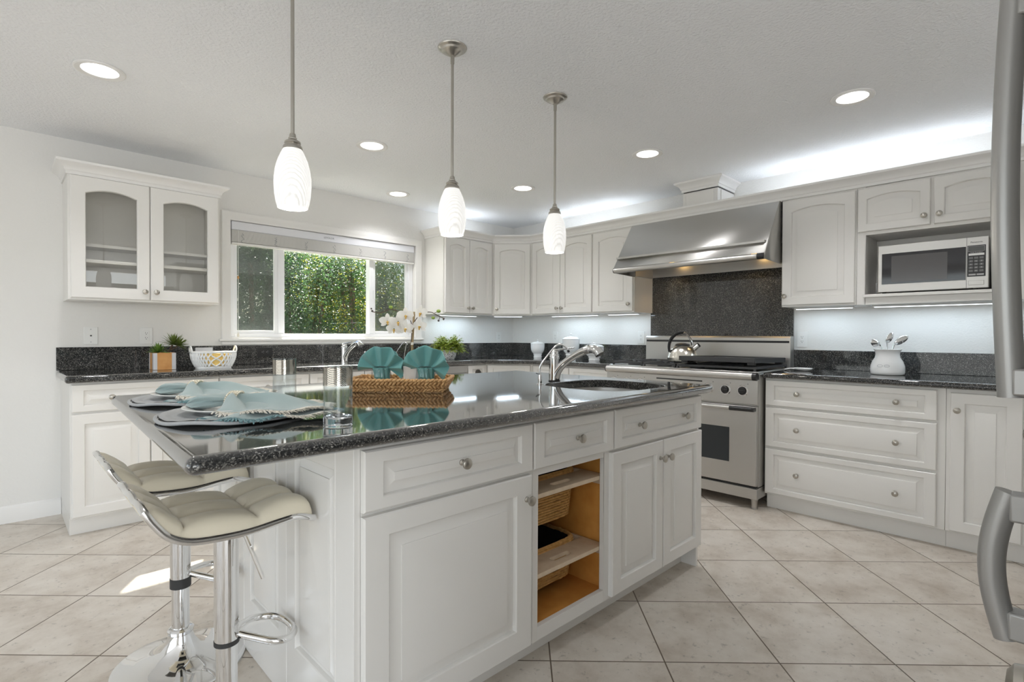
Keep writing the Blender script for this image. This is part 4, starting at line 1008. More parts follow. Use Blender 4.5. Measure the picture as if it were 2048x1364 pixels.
def bar_stool(band=.0125):
    t = thing('bar_stool', '', 'bar stool', (0, 0, 0), 0, 'bar stools at the island')
    obj('seat', seat_mb(), LEATHER, t, angle=70)
    pr = [seat_pt(i/40)[0] for i in range(41)]
    path = [(p.x, -SW-.002, p.y-.004) for p in pr][::-1]
    nb = 18
    path += [(pr[0].x-.002, -SW+2*SW*k/nb, pr[0].y+.004*math.sin(PI*3*k/nb)**2) for k in range(1, nb)]
    path += [(p.x, SW+.002, p.y-.004) for p in pr]
    path += [(pr[-1].x+.002, SW-2*SW*k/nb, pr[-1].y-.004) for k in range(1, nb)]
    obj('seat_trim', MB().tube(path, .0085, 10, closed=True, flat=(.75, 1.05)), CHROME, t)
    obj('swivel_plate', MB().box(-.07, -.07, .628, .07, .07, .641), BLACK, t)
    obj('column', MB().lathe([(.0315, .305), (.0315, .6275)], 32), CHROME, t)
    obj('column_band', MB().lathe([(.0325, .3045-band), (.0325, .3045)], 32), RUBBER, t)
    obj('lower_column', MB().lathe([(.0275, .115), (.0275, .3042-band)], 32), CHROME, t)
    base = [(.204, 0), (.206, .004), (.204, .009), (.185, .014), (.14, .021), (.09, .034), (.06, .055), (.043, .085), (.036, .108), (.040, .112), (.041, .122), (.036, .128), (.0285, .130)]
    obj('base', MB().lathe(base, 56), CHROME, t)
    P = cat_rom([(.0285, -.016, .312), (.06, -.048, .303), (.10, -.084, .292), (.140, -.085, .286), (.170, -.045, .282), (.172, .025, .282), (.150, .075, .284), (.10, .088, .290), (.06, .052, .303), (.0285, .016, .312)], 5)
    obj('footrest', MB().tube(P, .0105, 12), CHROME, t)
    obj('lever', MB().tube([(.02, -.035, .6275), (.035, -.05, .595), (.052, -.075, .535), (.066, -.095, .485)], [.005, .005, .006, .006], 8), CHROME, t)
    return t
st = bar_stool(); st.location = (.455, 1.612, 0); st['label'] = 'nearest cream quilted bar stool, its base cut off by the photo'
s2 = bar_stool(.034); s2.location = (.455, 2.136, 0); s2['label'] = 'farther cream bar stool whose round chrome base is visible'

# ================================================================== PLACE SETTINGS
def u_w(o, u, w, z): return (o[0]+R0.x*u+F.x*w, o[1]+R0.y*u+F.y*w, z)
FH = Vector((F.x, F.y, 0)).normalized()
RZV = math.atan2(R0.y, R0.x)          # turns local x to the photo's right, local y away from the camera
def placemat(x, y, label):
    m = MB()
    def top(r, a): return .010+.0012*math.sin(r*190)+(.0045*max(0, (r-.11)/.08)**1.6)*(1+.5*math.sin(4*a+1)+.35*math.sin(7*a))
    NR, NA = 46, 110
    def f(u, v):
        r = .004+.184*u; a = 2*PI*v; return (r*math.cos(a), r*math.sin(a), top(r, a)+.0007*math.sin(a*90)*u)
    m.grid(f, NR, NA)
    def g_(u, v):
        r = .188-.184*u; a = 2*PI*v; return (r*math.cos(a), r*math.sin(a), max(.0004, top(r, a)-.0085))
    m.grid(g_, 14, NA)
    rim = [(.1885*math.cos(2*PI*k/NA), .2085*math.sin(2*PI*k/NA), top(.188, 2*PI*k/NA)-.004) for k in range(NA)]
    m.tube(rim, .0052, 8, closed=True)
    o = obj('placemat', m, princ('braided_mat', (.42, .43, .435), .9, bump=(420, .5, .002)) if 'braided_mat' not in MATS else MATS['braided_mat'], loc=(x, y, ZC+.0005), rot=(0, 0, RZV), angle=60)
    return tag(o, label, 'placemat', 'place settings')
def plate(x, y, label):
    pr = [(.0001, .006), (.075, .006), (.088, .009), (.112, .017), (.134, .022), (.1355, .024), (.134, .0255), (.110, .0205), (.086, .0125), (.074, .0095), (.0001, .0095)]
    o = obj('plate', MB().lathe(pr, 64, cap0=False, cap1=False), PLATEW, loc=(x, y, ZC+.0075), angle=50); return tag(o, label, 'plate', 'place settings')
def napkin(x, y, label, seed):
    rnd = random.Random(seed)
    t = thing('cloth_napkin', label, 'napkin', (x, y, ZC+.021), RZV, 'place settings')
    def edge(pts):
        P = cat_rom(pts, 12)
        def E_(tt):
            f = tt*(len(P)-1); i = min(int(f), len(P)-2); return P[i].lerp(P[i+1], f-i)
        return E_
    def layer(name, pts, z0, z1, amp, ph, mat, nf):
        E_ = edge(pts)
        def f(s, tt):
            s2 = .02+.98*s; e = E_(tt); w0 = (tt-.5)*.028
            px = e.x*s2; py = e.y*s2+w0*(1-s2)
            z = z0*(1-s2)**1.3+z1*s2+amp*math.sin(nf*tt*2*PI+ph)*math.sin(PI*min(1, s2*1.05))**.7+.034*math.sin(11*tt+5*s2+ph)*s2*(1-s2)*(.6+.8*math.sin(3.1*tt+ph))+.010*math.sin(23*tt+ph*3)*(1-s2)*s2+.0035*math.sin(31*tt+9*s2)*s2
            return (px, py, z)
        o = obj(name, MB().grid(f, 30, 60), mat, t, angle=0, solid=.0016, fixn=False)
        for p in o.data.polygons: p.use_smooth = True
        return f
    upp = [(.02, -.135), (.11, -.125), (.20, -.085), (.265, -.025), (.262, .03), (.22, .085), (.14, .105), (.06, .08)]
    lo = [(.00, -.165), (.10, -.172), (.20, -.115), (.292, -.04), (.285, .02), (.23, .07)]
    fl_ = layer('lower_layer', lo, .018, -.0035, .004, 1.0, LINEN, 2.2)
    fu_ = layer('upper_layer', upp, .044, .010, .013, .3, LINEN, 2.6)
    def fringe(name, f, mat, t0, t1, n, lg):
        m = MB()
        for k in range(n):
            tt = t0+(t1-t0)*(k+rnd.random()*.8)/n
            p = Vector(f(1, tt)); q = Vector(f(.93, tt)); d = (p-q); d.z *= .3; d.normalize(); sd_ = Vector((-d.y, d.x, 0))
            L_ = lg*1.35*(.6+.7*rnd.random()); a = p-d*.004; wv = .0024
            tip = p+d*L_+sd_*rnd.uniform(-.007, .007)+Vector((0, 0, -.006*rnd.random()))
            mid = a.lerp(tip, .55)+Vector((0, 0, .003*rnd.random()))+sd_*rnd.uniform(-.003, .003)
            up = Vector((0, 0, .0012))
            m.add([a-sd_*wv, a+sd_*wv, mid+sd_*wv, mid-sd_*wv, tip+sd_*wv*.6, tip-sd_*wv*.6, a+up, mid+up], [(0, 1, 2, 3), (3, 2, 4, 5), (0, 3, 7, 6), (1, 6, 7, 2)])
        obj(name, m, mat, t, angle=0, fixn=False)
    fringe('cream_fringe', fu_, FRINGEW, .0, .8, 300, .017); fringe('cream_fringe', fl_, FRINGEW, .38, .72, 130, .018)
    fringe('blue_fringe', fl_, LINEND, .0, .40, 150, .016); fringe('blue_fringe', fl_, LINEND, .70, 1.0, 110, .02)
    def tail(s, v):
        a = 2*PI*v; w_ = .012+.030*math.sin(PI*min(1, s*.72))**.8; h_ = .010+.009*math.sin(PI*min(1, s*.80))
        if s > .70: k_ = max(.0, (1-s)/.30); w_ *= .25+.75*k_**.7; h_ *= .12+.88*k_**.8
        pl = 1+.20*math.sin(3*a+1+1.5*s)+.16*math.sin(5*a+4*s)+.07*math.sin(11*a)
        return (-.008-.118*s, w_*math.cos(a)*pl-.020*s, .026+h_*math.sin(a)*pl-.010*s*s)
    obj('gathered_end', MB().grid(tail, 22, 40), LINEN, t, angle=0, fixn=False)
    for p in t.children[-1].data.polygons: p.use_smooth = True
    return t
def napkin_ring(x, y, label):
    m = MB(); n = 22
    for r in range(5):
        for k in range(n):
            a = 2*PI*(k+.5*(r % 2))/n
            m.ball((-.014+r*.0068+.010*math.sin(a)*.6, .0265*math.cos(a), .030+.0205*math.sin(a)), .0034, 8, 6)
    o = obj('napkin_ring', m, GOLDB, loc=(x, y, ZC+.021), rot=(0, 0, RZV)); return tag(o, label, 'napkin ring', 'place settings')
for (x, y), who, sd_ in (((.500, 1.690), 'nearer', 3), ((.513, 2.182), 'farther', 5)):
    placemat(x, y, 'grey braided round placemat of the %s place setting' % who)
    plate(x, y, 'white plate of the %s place setting, under the blue napkin' % who)
    napkin(x, y, 'pale blue fringed napkin gathered on the %s plate' % who, sd_)
    napkin_ring(x, y, 'pearl and gold beaded ring around the %s blue napkin' % who)
def tumbler(x, y, label):
    t = thing('glass_tumbler', label, 'glass', (x, y, ZC+.0004), 0, 'tall tumblers')
    r, h = .0370, .160
    obj('wall', MB().lathe([(r, .0285), (r, h), (r-.0022, h), (r-.0022, .0285)], 48, cap0=False, cap1=False), CLEAR, t, angle=60)
    obj('base', MB().lathe([(r-.002, 0), (r, .002), (r, .028), (r-.004, .0265), (r-.016, .021), (.0001, .020)], 48, cap1=False), THICK, t)
    obj('patterned_band', MB().lathe([(r+.0004, h-.052), (r+.0004, h-.004)], 48, cap0=False, cap1=False), BAND, t, fixn=False)
tumbler(.640, 1.312, 'nearer tall tumbler with silver patterned rim beside the woven tray'); tumbler(.690, 1.805, 'farther tall tumbler standing behind the folded napkins')

# ================================================================== WOVEN TRAY WITH FAN NAPKINS AND ORCHID
TR = Vector((1.262, 1.975)); TRZ = math.atan2(-.70, .714)
tr = thing('woven_tray', 'low woven tray holding the teal napkin fans and the orchid', 'tray', (TR.x, TR.y, ZC+.0005), TRZ)
bw, bd, tw, td, hh = .182, .098, .206, .125, .054
m = MB(); m.box(-bw, -bd, 0, bw, bd, .008)
def chunk(mm, c, d, L_, r):
    d = Vector(d).normalized(); q = d.to_track_quat('X', 'Z').to_matrix().to_4x4(); q.translation = Vector(c)
    mm.ball((0, 0, 0), 1, 8, 6, sc=(L_, r, r*.85), M=q)
m2 = MB(); rnd = random.Random(11)
cor = [((-bw, -bd), (-tw, -td)), ((bw, -bd), (tw, -td)), ((bw, bd), (tw, td)), ((-bw, bd), (-tw, td))]
for i in range(4):
    (b0, t0), (b1, t1) = cor[i], cor[(i+1) % 4]
    Lw = (Vector(t1)-Vector(t0)).length; n = int(Lw/.0170)
    along = (Vector(t1)-Vector(t0)).normalized()
    m2.add([(b0[0]*.985, b0[1]*.97, .002), (b1[0]*.985, b1[1]*.97, .002), (t1[0]*.985, t1[1]*.97, hh-.006), (t0[0]*.985, t0[1]*.97, hh-.006)], [(0, 1, 2, 3)])
    for r_ in range(3):
        v = (r_+.5)/3
        for k in range(n):
            s = (k+.5)/n; b = Vector(b0).lerp(Vector(b1), s); tt = Vector(t0).lerp(Vector(t1), s); p = b.lerp(tt, v)
            sg = 1 if r_ % 2 == 0 else -1
            chunk(m2, (p.x, p.y, .004+v*(hh-.010)), (along.x, along.y, sg*.95+rnd.uniform(-.55, .55)), .0145+rnd.uniform(-.001, .003), .0068+rnd.uniform(-.0008, .0012))
    for k in range(n):
        s = (k+.5)/n; p = Vector(t0).lerp(Vector(t1), s)
        chunk(m2, (p.x, p.y, hh-.002+rnd.uniform(-.001, .001)), (along.x, along.y, .45), .0135, .0078)
obj('base', m, HYAC, tr); obj('woven_wall', m2, HYAC, tr, fixn=False, angle=60)
def tray_pt(x, y):
    c, s = math.cos(TRZ), math.sin(TRZ); return (TR.x+c*x-s*y, TR.y+s*x+c*y)
def fan_glass(x, y, lg, lf, seed, a0, a1, R_):
    px, py = tray_pt(x, y); z0 = ZC+.0092
    t = thing('stemless_glass', lg, 'glass', (px, py, z0), TRZ, 'glasses in the tray')
    pr = [(.030, 0), (.036, .003), (.0425, .020), (.0445, .040), (.0425, .062), (.0390, .083)]
    obj('bowl', MB().lathe([(.0001, 0)]+pr+[(r-.0016, z+.0005) for r, z in pr[::-1][:-1]]+[(.028, .004), (.0001, .004)], 40, cap0=False, cap1=False), CLEAR, t, angle=70)
    f = thing('fan_napkin', lf, 'napkin', (px, py, z0+.0045), TRZ, 'teal fan napkins')
    nf = 5; zc = .082
    def fan(u, v):
        a = a0+(a1-a0)*v; r = .010+(R_-.010)*u
        w_ = math.asin(.97*math.sin(v*nf*2*PI+seed))*.66+.15*math.sin(v*13+seed); r2 = r*(1+.05*w_*u); k0 = .024*(1-u)
        return (r2*math.cos(a)*1.05+k0*math.cos(a), -.006+.022*w_*u**.7-.012*u, zc+r2*math.sin(a)*(1-.35*(1-u)))
    o = obj('fan', MB().grid(fan, 18, 110), TEAL, f, angle=0, solid=.0014, fixn=False)
    for p in o.data.polygons: p.use_smooth = True
    def fan2(u, v):
        a = a0+.15+(a1-a0-.25)*v; r = .010+(R_*.93-.010)*u; w_ = math.sin(v*nf*2*PI+seed+2.2)
        k0 = .024*(1-u)
        return (r*math.cos(a)*1.05+k0*math.cos(a), .010+.016*w_*u+.010*u, zc+r*math.sin(a))
    o = obj('rear_fold', MB().grid(fan2, 14, 90), TEAL, f, angle=0, solid=.0014, fixn=False)
    for p in o.data.polygons: p.use_smooth = True
    def neck(u, v):
        a = 2*PI*v; r = .019+.014*u**1.5+(.012*(1-u)**2); r *= 1+.16*math.sin(10*a+2*u)
        return (r*math.cos(a)*1.1+.006*(1-u), r*math.sin(a)*.8, .002+.082*u)
    o = obj('gathered_stem', MB().grid(neck, 16, 80), TEAL, f, angle=0, fixn=False)
    for p in o.data.polygons: p.use_smooth = True
    return t
fan_glass(-.098, .018, 'stemless glass holding the left teal fan napkin', 'left teal napkin folded as a fan in its glass', .4, -.16*PI, 1.04*PI, .094)
fan_glass(.096, .022, 'stemless glass holding the right teal fan napkin', 'right teal napkin folded as a fan in its glass', 2.0, -.22*PI, 1.03*PI, .096)
ox, oy = tray_pt(.020, .060)
oc = thing('potted_orchid', 'white orchid on a cane stake in a square white pot in the tray', 'plant', (ox, oy, ZC+.0092), RZV)
pm = MB().loops([[(s*a, s*b, z) for a, b in ((-1, -1), (1, -1), (1, 1), (-1, 1))] for s, z in ((.034, 0), (.040, .095), (.036, .095), (.035, .08))], True, True)
obj('pot', pm, CERAMIC, oc, bevel=.002, rot=(0, 0, .42)); obj('moss', MB().ball((0, 0, .085), .03, 10, 6, (1, 1, .3)), BARK, oc)
obj('stake', MB().tube([(.006, 0, .07), (.010, 0, .2), (.018, 0, .335)], .0052, 10), CANE, oc)
obj('tie', MB().lathe([(.0065, 0), (.0075, .004), (.0065, .012)], 10, (.0085, 0, .187)), FRINGEW, oc)
stem = MB(); stem.tube(cat_rom([(-.004, .0, .085), (-.010, -.002, .14), (.004, -.004, .195), (.008, -.004, .26), (.0, -.004, .30), (-.03, -.006, .325), (-.08, -.008, .345), (-.13, -.008, .33), (-.17, -.006, .335)], 5), .0019, 6)
stem.tube(cat_rom([(.010, -.004, .275), (.035, -.006, .312), (.06, -.006, .33), (.095, -.008, .333), (.13, -.008, .315), (.155, -.008, .305)], 5), .0019, 6); stem.tube([(.11, -.008, .33), (.125, -.008, .335), (.132, -.008, .332)], .0013, 5); stem.tube([(.135, -.008, .313), (.130, -.008, .30), (.128, -.008, .296)], .0013, 5)
obj('flower_stem', stem, BARK, oc)
obj('wire', MB().tube(cat_rom([(-.028, .004, .06), (-.026, .004, .14), (-.018, .004, .19)], 4), .0009, 5).tube(cat_rom([(.035, .004, .18), (.048, .004, .16), (.052, .004, .13)], 4), .0009, 5), PLASTW, oc)
def flower(c, rz, tilt, s=1.0):
    f = bpy.data.objects.new('flower', None); COL.objects.link(f); f.parent = oc; f.location = c; f.rotation_euler = (tilt, 0, rz)
    m = MB()
    for k, (a, L_, w_) in enumerate(((PI/2, .034, .022), (PI/2+2.2, .032, .019), (PI/2-2.2, .032, .019), (0.2, .036, .034), (PI-.2, .036, .034))):
        def pet(u, v):
            r = .003+L_*s*u; ww = w_*s*.5*math.sin(PI*min(1, .12+u*.86))**.6*(v*2-1)
            return (r*math.cos(a)-ww*math.sin(a), -.004*math.sin(PI*u)+.05*r*0-(.001 if k > 2 else 0), r*math.sin(a)+ww*math.cos(a))
        m.grid(pet, 8, 6)
    o = obj('petals', m, PETAL, f, angle=0, fixn=False)
    for p in o.data.polygons: p.use_smooth = True
    obj('throat', MB().ball((0, -.007, -.004), .0062*s, 10, 6, (1, 1.2, .8)).ball((.0, -.010, -.011), .0045*s, 8, 6, (.8, 1, 1.6)), PETALY, f)
for c, rz, tl, s in (((-.018, -.014, .318), .3, -.1, 1.0), ((-.016, -.016, .262), -.2, .15, 1.0), ((-.050, -.018, .290), .2, .1, .95), ((-.098, -.018, .292), .4, 0, .95), ((-.068, -.018, .258), .1, .2, .9),
                     ((.052, -.016, .330), -.5, 0, .95), ((.048, -.018, .272), -.4, .15, .95)):
    flower(c, rz, tl, s)
for c, r in (((.128, -.008, .338), .010), ((.104, -.008, .308), .0085), ((-.085, -.008, .355), .0095)): obj('bud', MB().ball(c, r, 10, 7, (1, .9, .8)), BUD, oc)
for c, r in (((.128, -.008, .296), .005), ((.150, -.008, .302), .0042), ((-.168, -.006, .338), .005), ((-.172, -.006, .348), .004)): obj('closed_bud', MB().ball(c, r, 8, 6), PEWTER, oc)

# ================================================================== TAPS
def faucet(x, y, z, rz, label, s=1.0):
    t = thing('kitchen_faucet', label, 'faucet', (x, y, z), rz, 'faucets')
    obj('base_ring', MB().lathe([(.031*s, 0), (.031*s, .004*s), (.028*s, .006*s)], 28), BLACK if s == 1 else CHROME, t)
    obj('body', MB().lathe([(.029*s, .006*s), (.0275*s, .06*s), (.0275*s, .118*s), (.0255*s, .120*s), (.0255*s, .138*s), (.024*s, .141*s)], 32), CHROME, t)
    P = cat_rom([(0, -.006, .02), (0, -.020, .052), (0, -.055, .090), (0, -.115, .130), (0, -.175, .160), (0, -.215, .172)], 5)
    obj('spout', MB().tube([p*s for p in P], [s*(.0245-.0065*min(1, i/12)+.004*max(0, (i-16)/9)) for i in range(len(P))], 18), CHROME, t)
    obj('spray_head', MB().tube([Vector(p)*s for p in ((0, -.212, .171), (0, -.238, .172), (0, -.262, .163), (0, -.274, .146))], [.0195*s, .022*s, .0235*s, .024*s], 20), CHROME, t)
    lv = obj('lever_cap', MB().lathe([(.021*s, .1412*s), (.021*s, .158*s), (.016*s, .168*s), (.0001, .170*s)], 28, cap1=False), CHROME, t)
    obj('lever', MB().tube([Vector(p)*s for p in ((0, .012, .160), (0, -.03, .166), (0, -.08, .172), (0, -.125, .178))], [.012*s, .011*s, .009*s, .006*s], 14, flat=(1.3, .45)), CHROME, lv)
    return t
faucet(2.098, 1.83, ZC+.0005, .10, 'chrome pull-out faucet at the island sink')
faucet(2.125, 4.24, ZB+.0005, .05, 'chrome pull-out faucet at the window sink', .98)
def tap(x, y, z, rz, label, s=1.0):
    t = thing('filter_tap', label, 'tap', (x, y, z), rz, 'small taps')
    obj('flange', MB().lathe([(.021*s, 0), (.021*s, .003*s), (.012*s, .005*s)], 24), CHROME, t)
    obj('body', MB().lathe([(.0105*s, .005*s), (.0105*s, .052*s), (.0085*s, .06*s)], 20), CHROME, t)
    obj('lever', MB().tube([(.0, .004*s, .058*s), (-.018*s, .012*s, .061*s), (-.035*s, .020*s, .066*s)], [.0055*s, .005*s, .003*s], 10, flat=(1.4, .5)), BLACK, t)
    P = cat_rom([(0, 0, .06), (0, 0, .10), (.0, -.03, .148), (.0, -.085, .215), (.0, -.115, .228), (.0, -.145, .215), (.0, -.158, .196)], 6)
    sp = obj('spout', MB().tube([p*s for p in P], .0052*s, 12), CHROME, t)
    obj('tip', MB().tube([P[-1]*s, (P[-1]+Vector((0, -.006, -.012)))*s], .0072*s, 12), BLACK, sp)
tap(1.905, 1.755, ZC+.0005, .72, 'thin chrome filter tap with black lever left of the island faucet', .86)
tap(2.655, 4.26, ZB+.0005, .5, 'thin chrome filter tap behind the left fan napkin', .72)
sd2 = thing('soap_dispenser', 'small chrome soap dispenser right of the window faucet', 'soap dispenser', (2.33, 4.25, ZB+.0005))
obj('body', MB().lathe([(.016, 0), (.016, .004), (.010, .008), (.010, .05), (.013, .055), (.013, .068), (.008, .072)], 20), CHROME, sd2)
obj('nozzle', MB().tube([(0, 0, .071), (-.002, -.012, .082), (-.03, -.05, .088), (-.045, -.065, .076)], .0055, 10), CHROME, sd2)

# ================================================================== THINGS ON THE WALL COUNTERS
# wooden planter
p = thing('wooden_planter', 'square honey-coloured wooden planter with metal corner straps and two spiky plants', 'planter', (.722, 4.09, ZB+.0005))
PWd, PH = .126, .112
m = MB(); m.box(0, 0, 0, PWd, .012, PH); m.box(0, PWd-.012, 0, PWd, PWd, PH); m.box(0, .012, 0, .012, PWd-.012, PH); m.box(PWd-.012, .012, 0, PWd, PWd-.012, PH); m.box(.012, .012, 0, PWd-.012, PWd-.012, .01)
obj('box', m, CRATEW, p, bevel=.001)
obj('gravel', MB().box(.0125, .0125, .0105, PWd-.0125, PWd-.0125, .104), SOIL, p)
for sx in (0, 1):
    for sy in (0, 1):
        X0 = -.0018 if sx == 0 else PWd+.0004; Y0 = -.0018 if sy == 0 else PWd+.0004
        m = MB(); m.box(0 if sx == 0 else PWd-.022, Y0, .001, .022 if sx == 0 else PWd, Y0+.0014, PH-.001); m.box(X0, 0 if sy == 0 else PWd-.022, .001, X0+.0014, .022 if sy == 0 else PWd, PH-.001)
        obj('corner_strap', m, STRAP, p)
def rosette(c, n, L_, w_, mat, name, tilt0, tilt1, lean=(0, 0, 1), seed=1):
    rnd = random.Random(seed); m = MB(); q = Vector(lean).normalized().to_track_quat('Z', 'Y').to_matrix().to_4x4(); q.translation = Vector(c)
    for k in range(n):
        az = k*2.399963; el = tilt0+(tilt1-tilt0)*(k/n); ll = L_*(.75+.4*rnd.random())
        d = Vector((math.cos(az)*math.cos(el), math.sin(az)*math.cos(el), math.sin(el))); sd_ = Vector((-math.sin(az), math.cos(az), 0)); up = d.cross(sd_)*-1
        pts = []
        for s in (0, .35, .7, 1):
            wv = w_*(math.sin(PI*min(1, .18+s*.82)))**.8; b = d*(ll*s)+Vector((0, 0, -.18*ll*s*s))
            pts += [b-sd_*wv, b+up*wv*.45, b+sd_*wv]
        m.add(pts, [f for r in range(3) for f in ((r*3, r*3+1, r*3+4, r*3+3), (r*3+1, r*3+2, r*3+5, r*3+4))], q)
    return obj(name, m, mat, p, angle=50, fixn=False)
rosette((.040, .055, .118), 46, .072, .0068, LEAF, 'spiky_plant', .05, 1.45, (-.1, -.2, 1), 2)
obj('plant_stem', MB().tube([(.085, .06, .10), (.105, .055, .135), (.118, .05, .162)], .006, 8).tube([(.100, .055, .125), (.135, .05, .145), (.150, .05, .160)], .0045, 8), BARK, p)
rosette((.122, .050, .165), 50, .100, .0055, LEAFD, 'spiky_plant', .0, 1.45, (.15, -.15, 1), 4)
rosette((.150, .050, .160), 34, .085, .0050, LEAFD, 'spiky_plant', .0, 1.35, (.6, -.15, .8), 6)
# lattice basket
lb = thing('lattice_basket', 'white ceramic lattice basket with loop handles and filling coloured for its warm glow', 'basket', (1.082, 4.115, ZB+.0005))
def lb_pt(v, h):       # superellipse ring, wider at the top
    a = 2*PI*v; ca, sa = math.cos(a), math.sin(a); e = .55; f = .80+.20*math.sin(min(1, h*1.15)*PI/2)
    return Vector((.138*f*math.copysign(abs(ca)**e, ca), .068*f*math.copysign(abs(sa)**e, sa), .012+h*.098))
m = MB(); ND = 36
for dirn in (1, -1):
    for k in range(ND):
        P = [lb_pt((k+dirn*1.75*s/7)/ND, s/7)*1.0 for s in range(8)]
        m.tube(P, .0056, 6)
obj('lattice', m, CERAMIC, lb, fixn=False)
m = MB(); m.tube([lb_pt(k/72, 1.0) for k in range(72)], .0068, 8, closed=True); obj('rim', m, CERAMIC, lb)
m = MB(); L = [[(lb_pt(k/72, 0).x, lb_pt(k/72, 0).y, z) for k in range(72)] for z in (0, .013)]; obj('foot', MB().loops(L), CERAMIC, lb)
for sx in (-1, 1):
    P = cat_rom([(sx*.137, -.030, .108), (sx*.142, -.026, .135), (sx*.142, 0, .152), (sx*.142, .026, .135), (sx*.137, .030, .108)], 6)
    obj('handle', MB().tube(P, .0058, 8), CERAMIC, lb)
L = [[tuple(lb_pt(k/60, h)*.93+Vector((0, 0, .003))) for k in range(60)] for h in (.02, .3, .6, .96)]
obj('filling', MB().loops(L), AMBER_GLOW, lb)
# fern in patterned pot
fp = thing('potted_fern', 'green fern in a black and white patterned pot near the corner', 'plant', (3.155, 4.13, ZB+.0005))
obj('pot', MB().lathe([(.058, 0), (.062, .004), (.078, .04), (.088, .09), (.089, .118), (.083, .118), (.080, .10), (.0001, .10)], 40, cap1=False), POTM, fp)
m = MB(); rnd = random.Random(21)
for k in range(230):
    az = rnd.uniform(0, 2*PI); el = rnd.uniform(.05, 1.45); Lf = rnd.uniform(.10, .185)*(1.1-.25*el/1.45); prev = Vector((.035*math.cos(az), .035*math.sin(az), .105)); d = Vector((math.cos(az)*math.cos(el), math.sin(az)*math.cos(el), math.sin(el)))
    for s_ in range(13):
        d = (d+Vector((rnd.uniform(-.06, .06), rnd.uniform(-.06, .06), -.075))).normalized(); nx = prev+d*(Lf/13); sd_ = d.cross(Vector((0, 0, 1)))
        if sd_.length < .01: sd_ = Vector((1, 0, 0))
        sd_.normalize(); ll = .026*math.sin(PI*min(1, .2+s_/13*.75))
        for sg in (-1, 1):
            dv_ = (sd_*sg*.9+d*.35+Vector((0, 0, rnd.uniform(-.35, .45)))).normalized(); q_ = dv_.cross(Vector((rnd.gauss(0, .4), rnd.gauss(0, .4), 1))).normalized()*.0078
            m.add([prev, prev+dv_*ll*.55+q_, prev+dv_*ll, prev+dv_*ll*.55-q_], [(0, 1, 2, 3)])
        prev = nx
obj('fronds', m, FERN, fp, angle=0, fixn=False)
# canisters
def canister(x, y, label, r, h, square=0.0):
    t = thing('lidded_canister', label, 'canister', (x, y, ZB+.0005), 0, 'white lidded canisters')
    z = h
    pr = [(.58*r, 0), (.58*r, .06*z), (.54*r, .08*z), (.54*r, .10*z), (.62*r, .13*z), (.62*r, .17*z), (.60*r, .19*z), (.80*r, .27*z), (.95*r, .40*z), (1.0*r, .55*z), (1.0*r, .745*z)]
    li = [(1.03*r, .75*z), (1.03*r, .775*z), (.80*r, .845*z), (.30*r, .885*z), (.13*r, .89*z), (.10*r, .92*z), (.14*r, .965*z), (.10*r, .99*z), (.0001, z)]
    n = 40
    def mk(prf, cap1):
        L = []
        for rr, zz in prf:
            ring = []
            for k in range(n):
                a = 2*PI*k/n+.3; e = 1-square; ca, sa = math.cos(a), math.sin(a)
                ring.append((rr*math.copysign(abs(ca)**e, ca), rr*math.copysign(abs(sa)**e, sa), zz))
            L.append(ring)
        return MB().loops(L, True, cap1)
    obj('jar', mk(pr, True), CERAMIC, t, angle=45); obj('lid', mk(li, False), CERAMIC, t, angle=45)
canister(4.20, 3.905, 'white pedestal canister nearest the corner', .076, .190); canister(4.20, 3.44, 'tallest white pedestal canister, in the middle of three', .088, .258); canister(4.14, 3.10, 'squat white pedestal canister nearest the range', .082, .170, .35)
# crock with utensils
ck = thing('utensil_crock', 'white ceramic crock with flared rim on the counter right of the range', 'crock', (4.06, .73, ZB-.0055))
cm = [(.080, 0), (.090, .006), (.0925, .02), (.091, .055), (.082, .085), (.068, .108), (.0645, .13), (.068, .150), (.0755, .160), (.0735, .162), (.064, .148), (.060, .13), (.062, .108), (.080, .06), (.082, .012), (.0001, .010)]
obj('body', MB().lathe(cm, 48, cap1=False), CERAMIC, ck, angle=60)
M = Matrix.Translation((-.0915, .005, .058)) @ Matrix.Rotation(-PI/2, 4, 'Z') @ RX90
m = MB()
for (a, b) in ((-.018, 0), (.018, 0)): m.tube([(-.0915+.004*abs(s)*0, .005-(a+.014*math.cos(q)), .058+.007*math.sin(q)) for q in [2*PI*i/16 for i in range(16)] for s in (0,)], .0009, 5, closed=True)
obj('embossed_mark', m, MARK, ck)
def utensil(name, label, u, hd, size, lean, depth=.4):
    """hangs its stem inside the crock; u: sideways offset of the stem foot, hd: height of the head"""
    t = thing(name, label, 'serving utensil', (4.06, .73, ZB-.0055), RZV+.15, 'chrome utensils in the crock')
    foot = Vector((-u*.35, .0, .03)); neck = Vector((u, 0, hd-.012)); 
    obj('stem', MB().tube([foot, foot.lerp(neck, .5), neck], .0034, 8, flat=(1.3, .8)), CHROME, t)
    q = Matrix.Translation(neck) @ Matrix.Rotation(lean[0], 4, 'Y') @ Matrix.Rotation(lean[1], 4, 'X')
    def bowl(a, v):
        th = 2*PI*v; r = a; return (q @ Vector((size[0]*r*math.cos(th), -depth*size[1]*(1-r*r)*1.0+.004, size[1]+size[1]*r*math.sin(th))))
    o = obj('bowl', MB().grid(lambda a, v: tuple(bowl(.02+.98*a, v)), 10, 32), CHROME, t, angle=0, solid=.0015, fixn=False)
    for p_ in o.data.polygons: p_.use_smooth = True
utensil('soup_ladle', 'chrome ladle leaning left out of the white crock', -.058, .205, (.024, .042), (-1.35, .25), .55)
utensil('slotted_spoon', 'chrome spoon standing upright in the middle of the white crock', -.004, .215, (.022, .036), (.45, .2), .3)
utensil('serving_spoon', 'chrome serving spoon leaning right out of the white crock', .050, .205, (.022, .046), (.95, .35), .25)
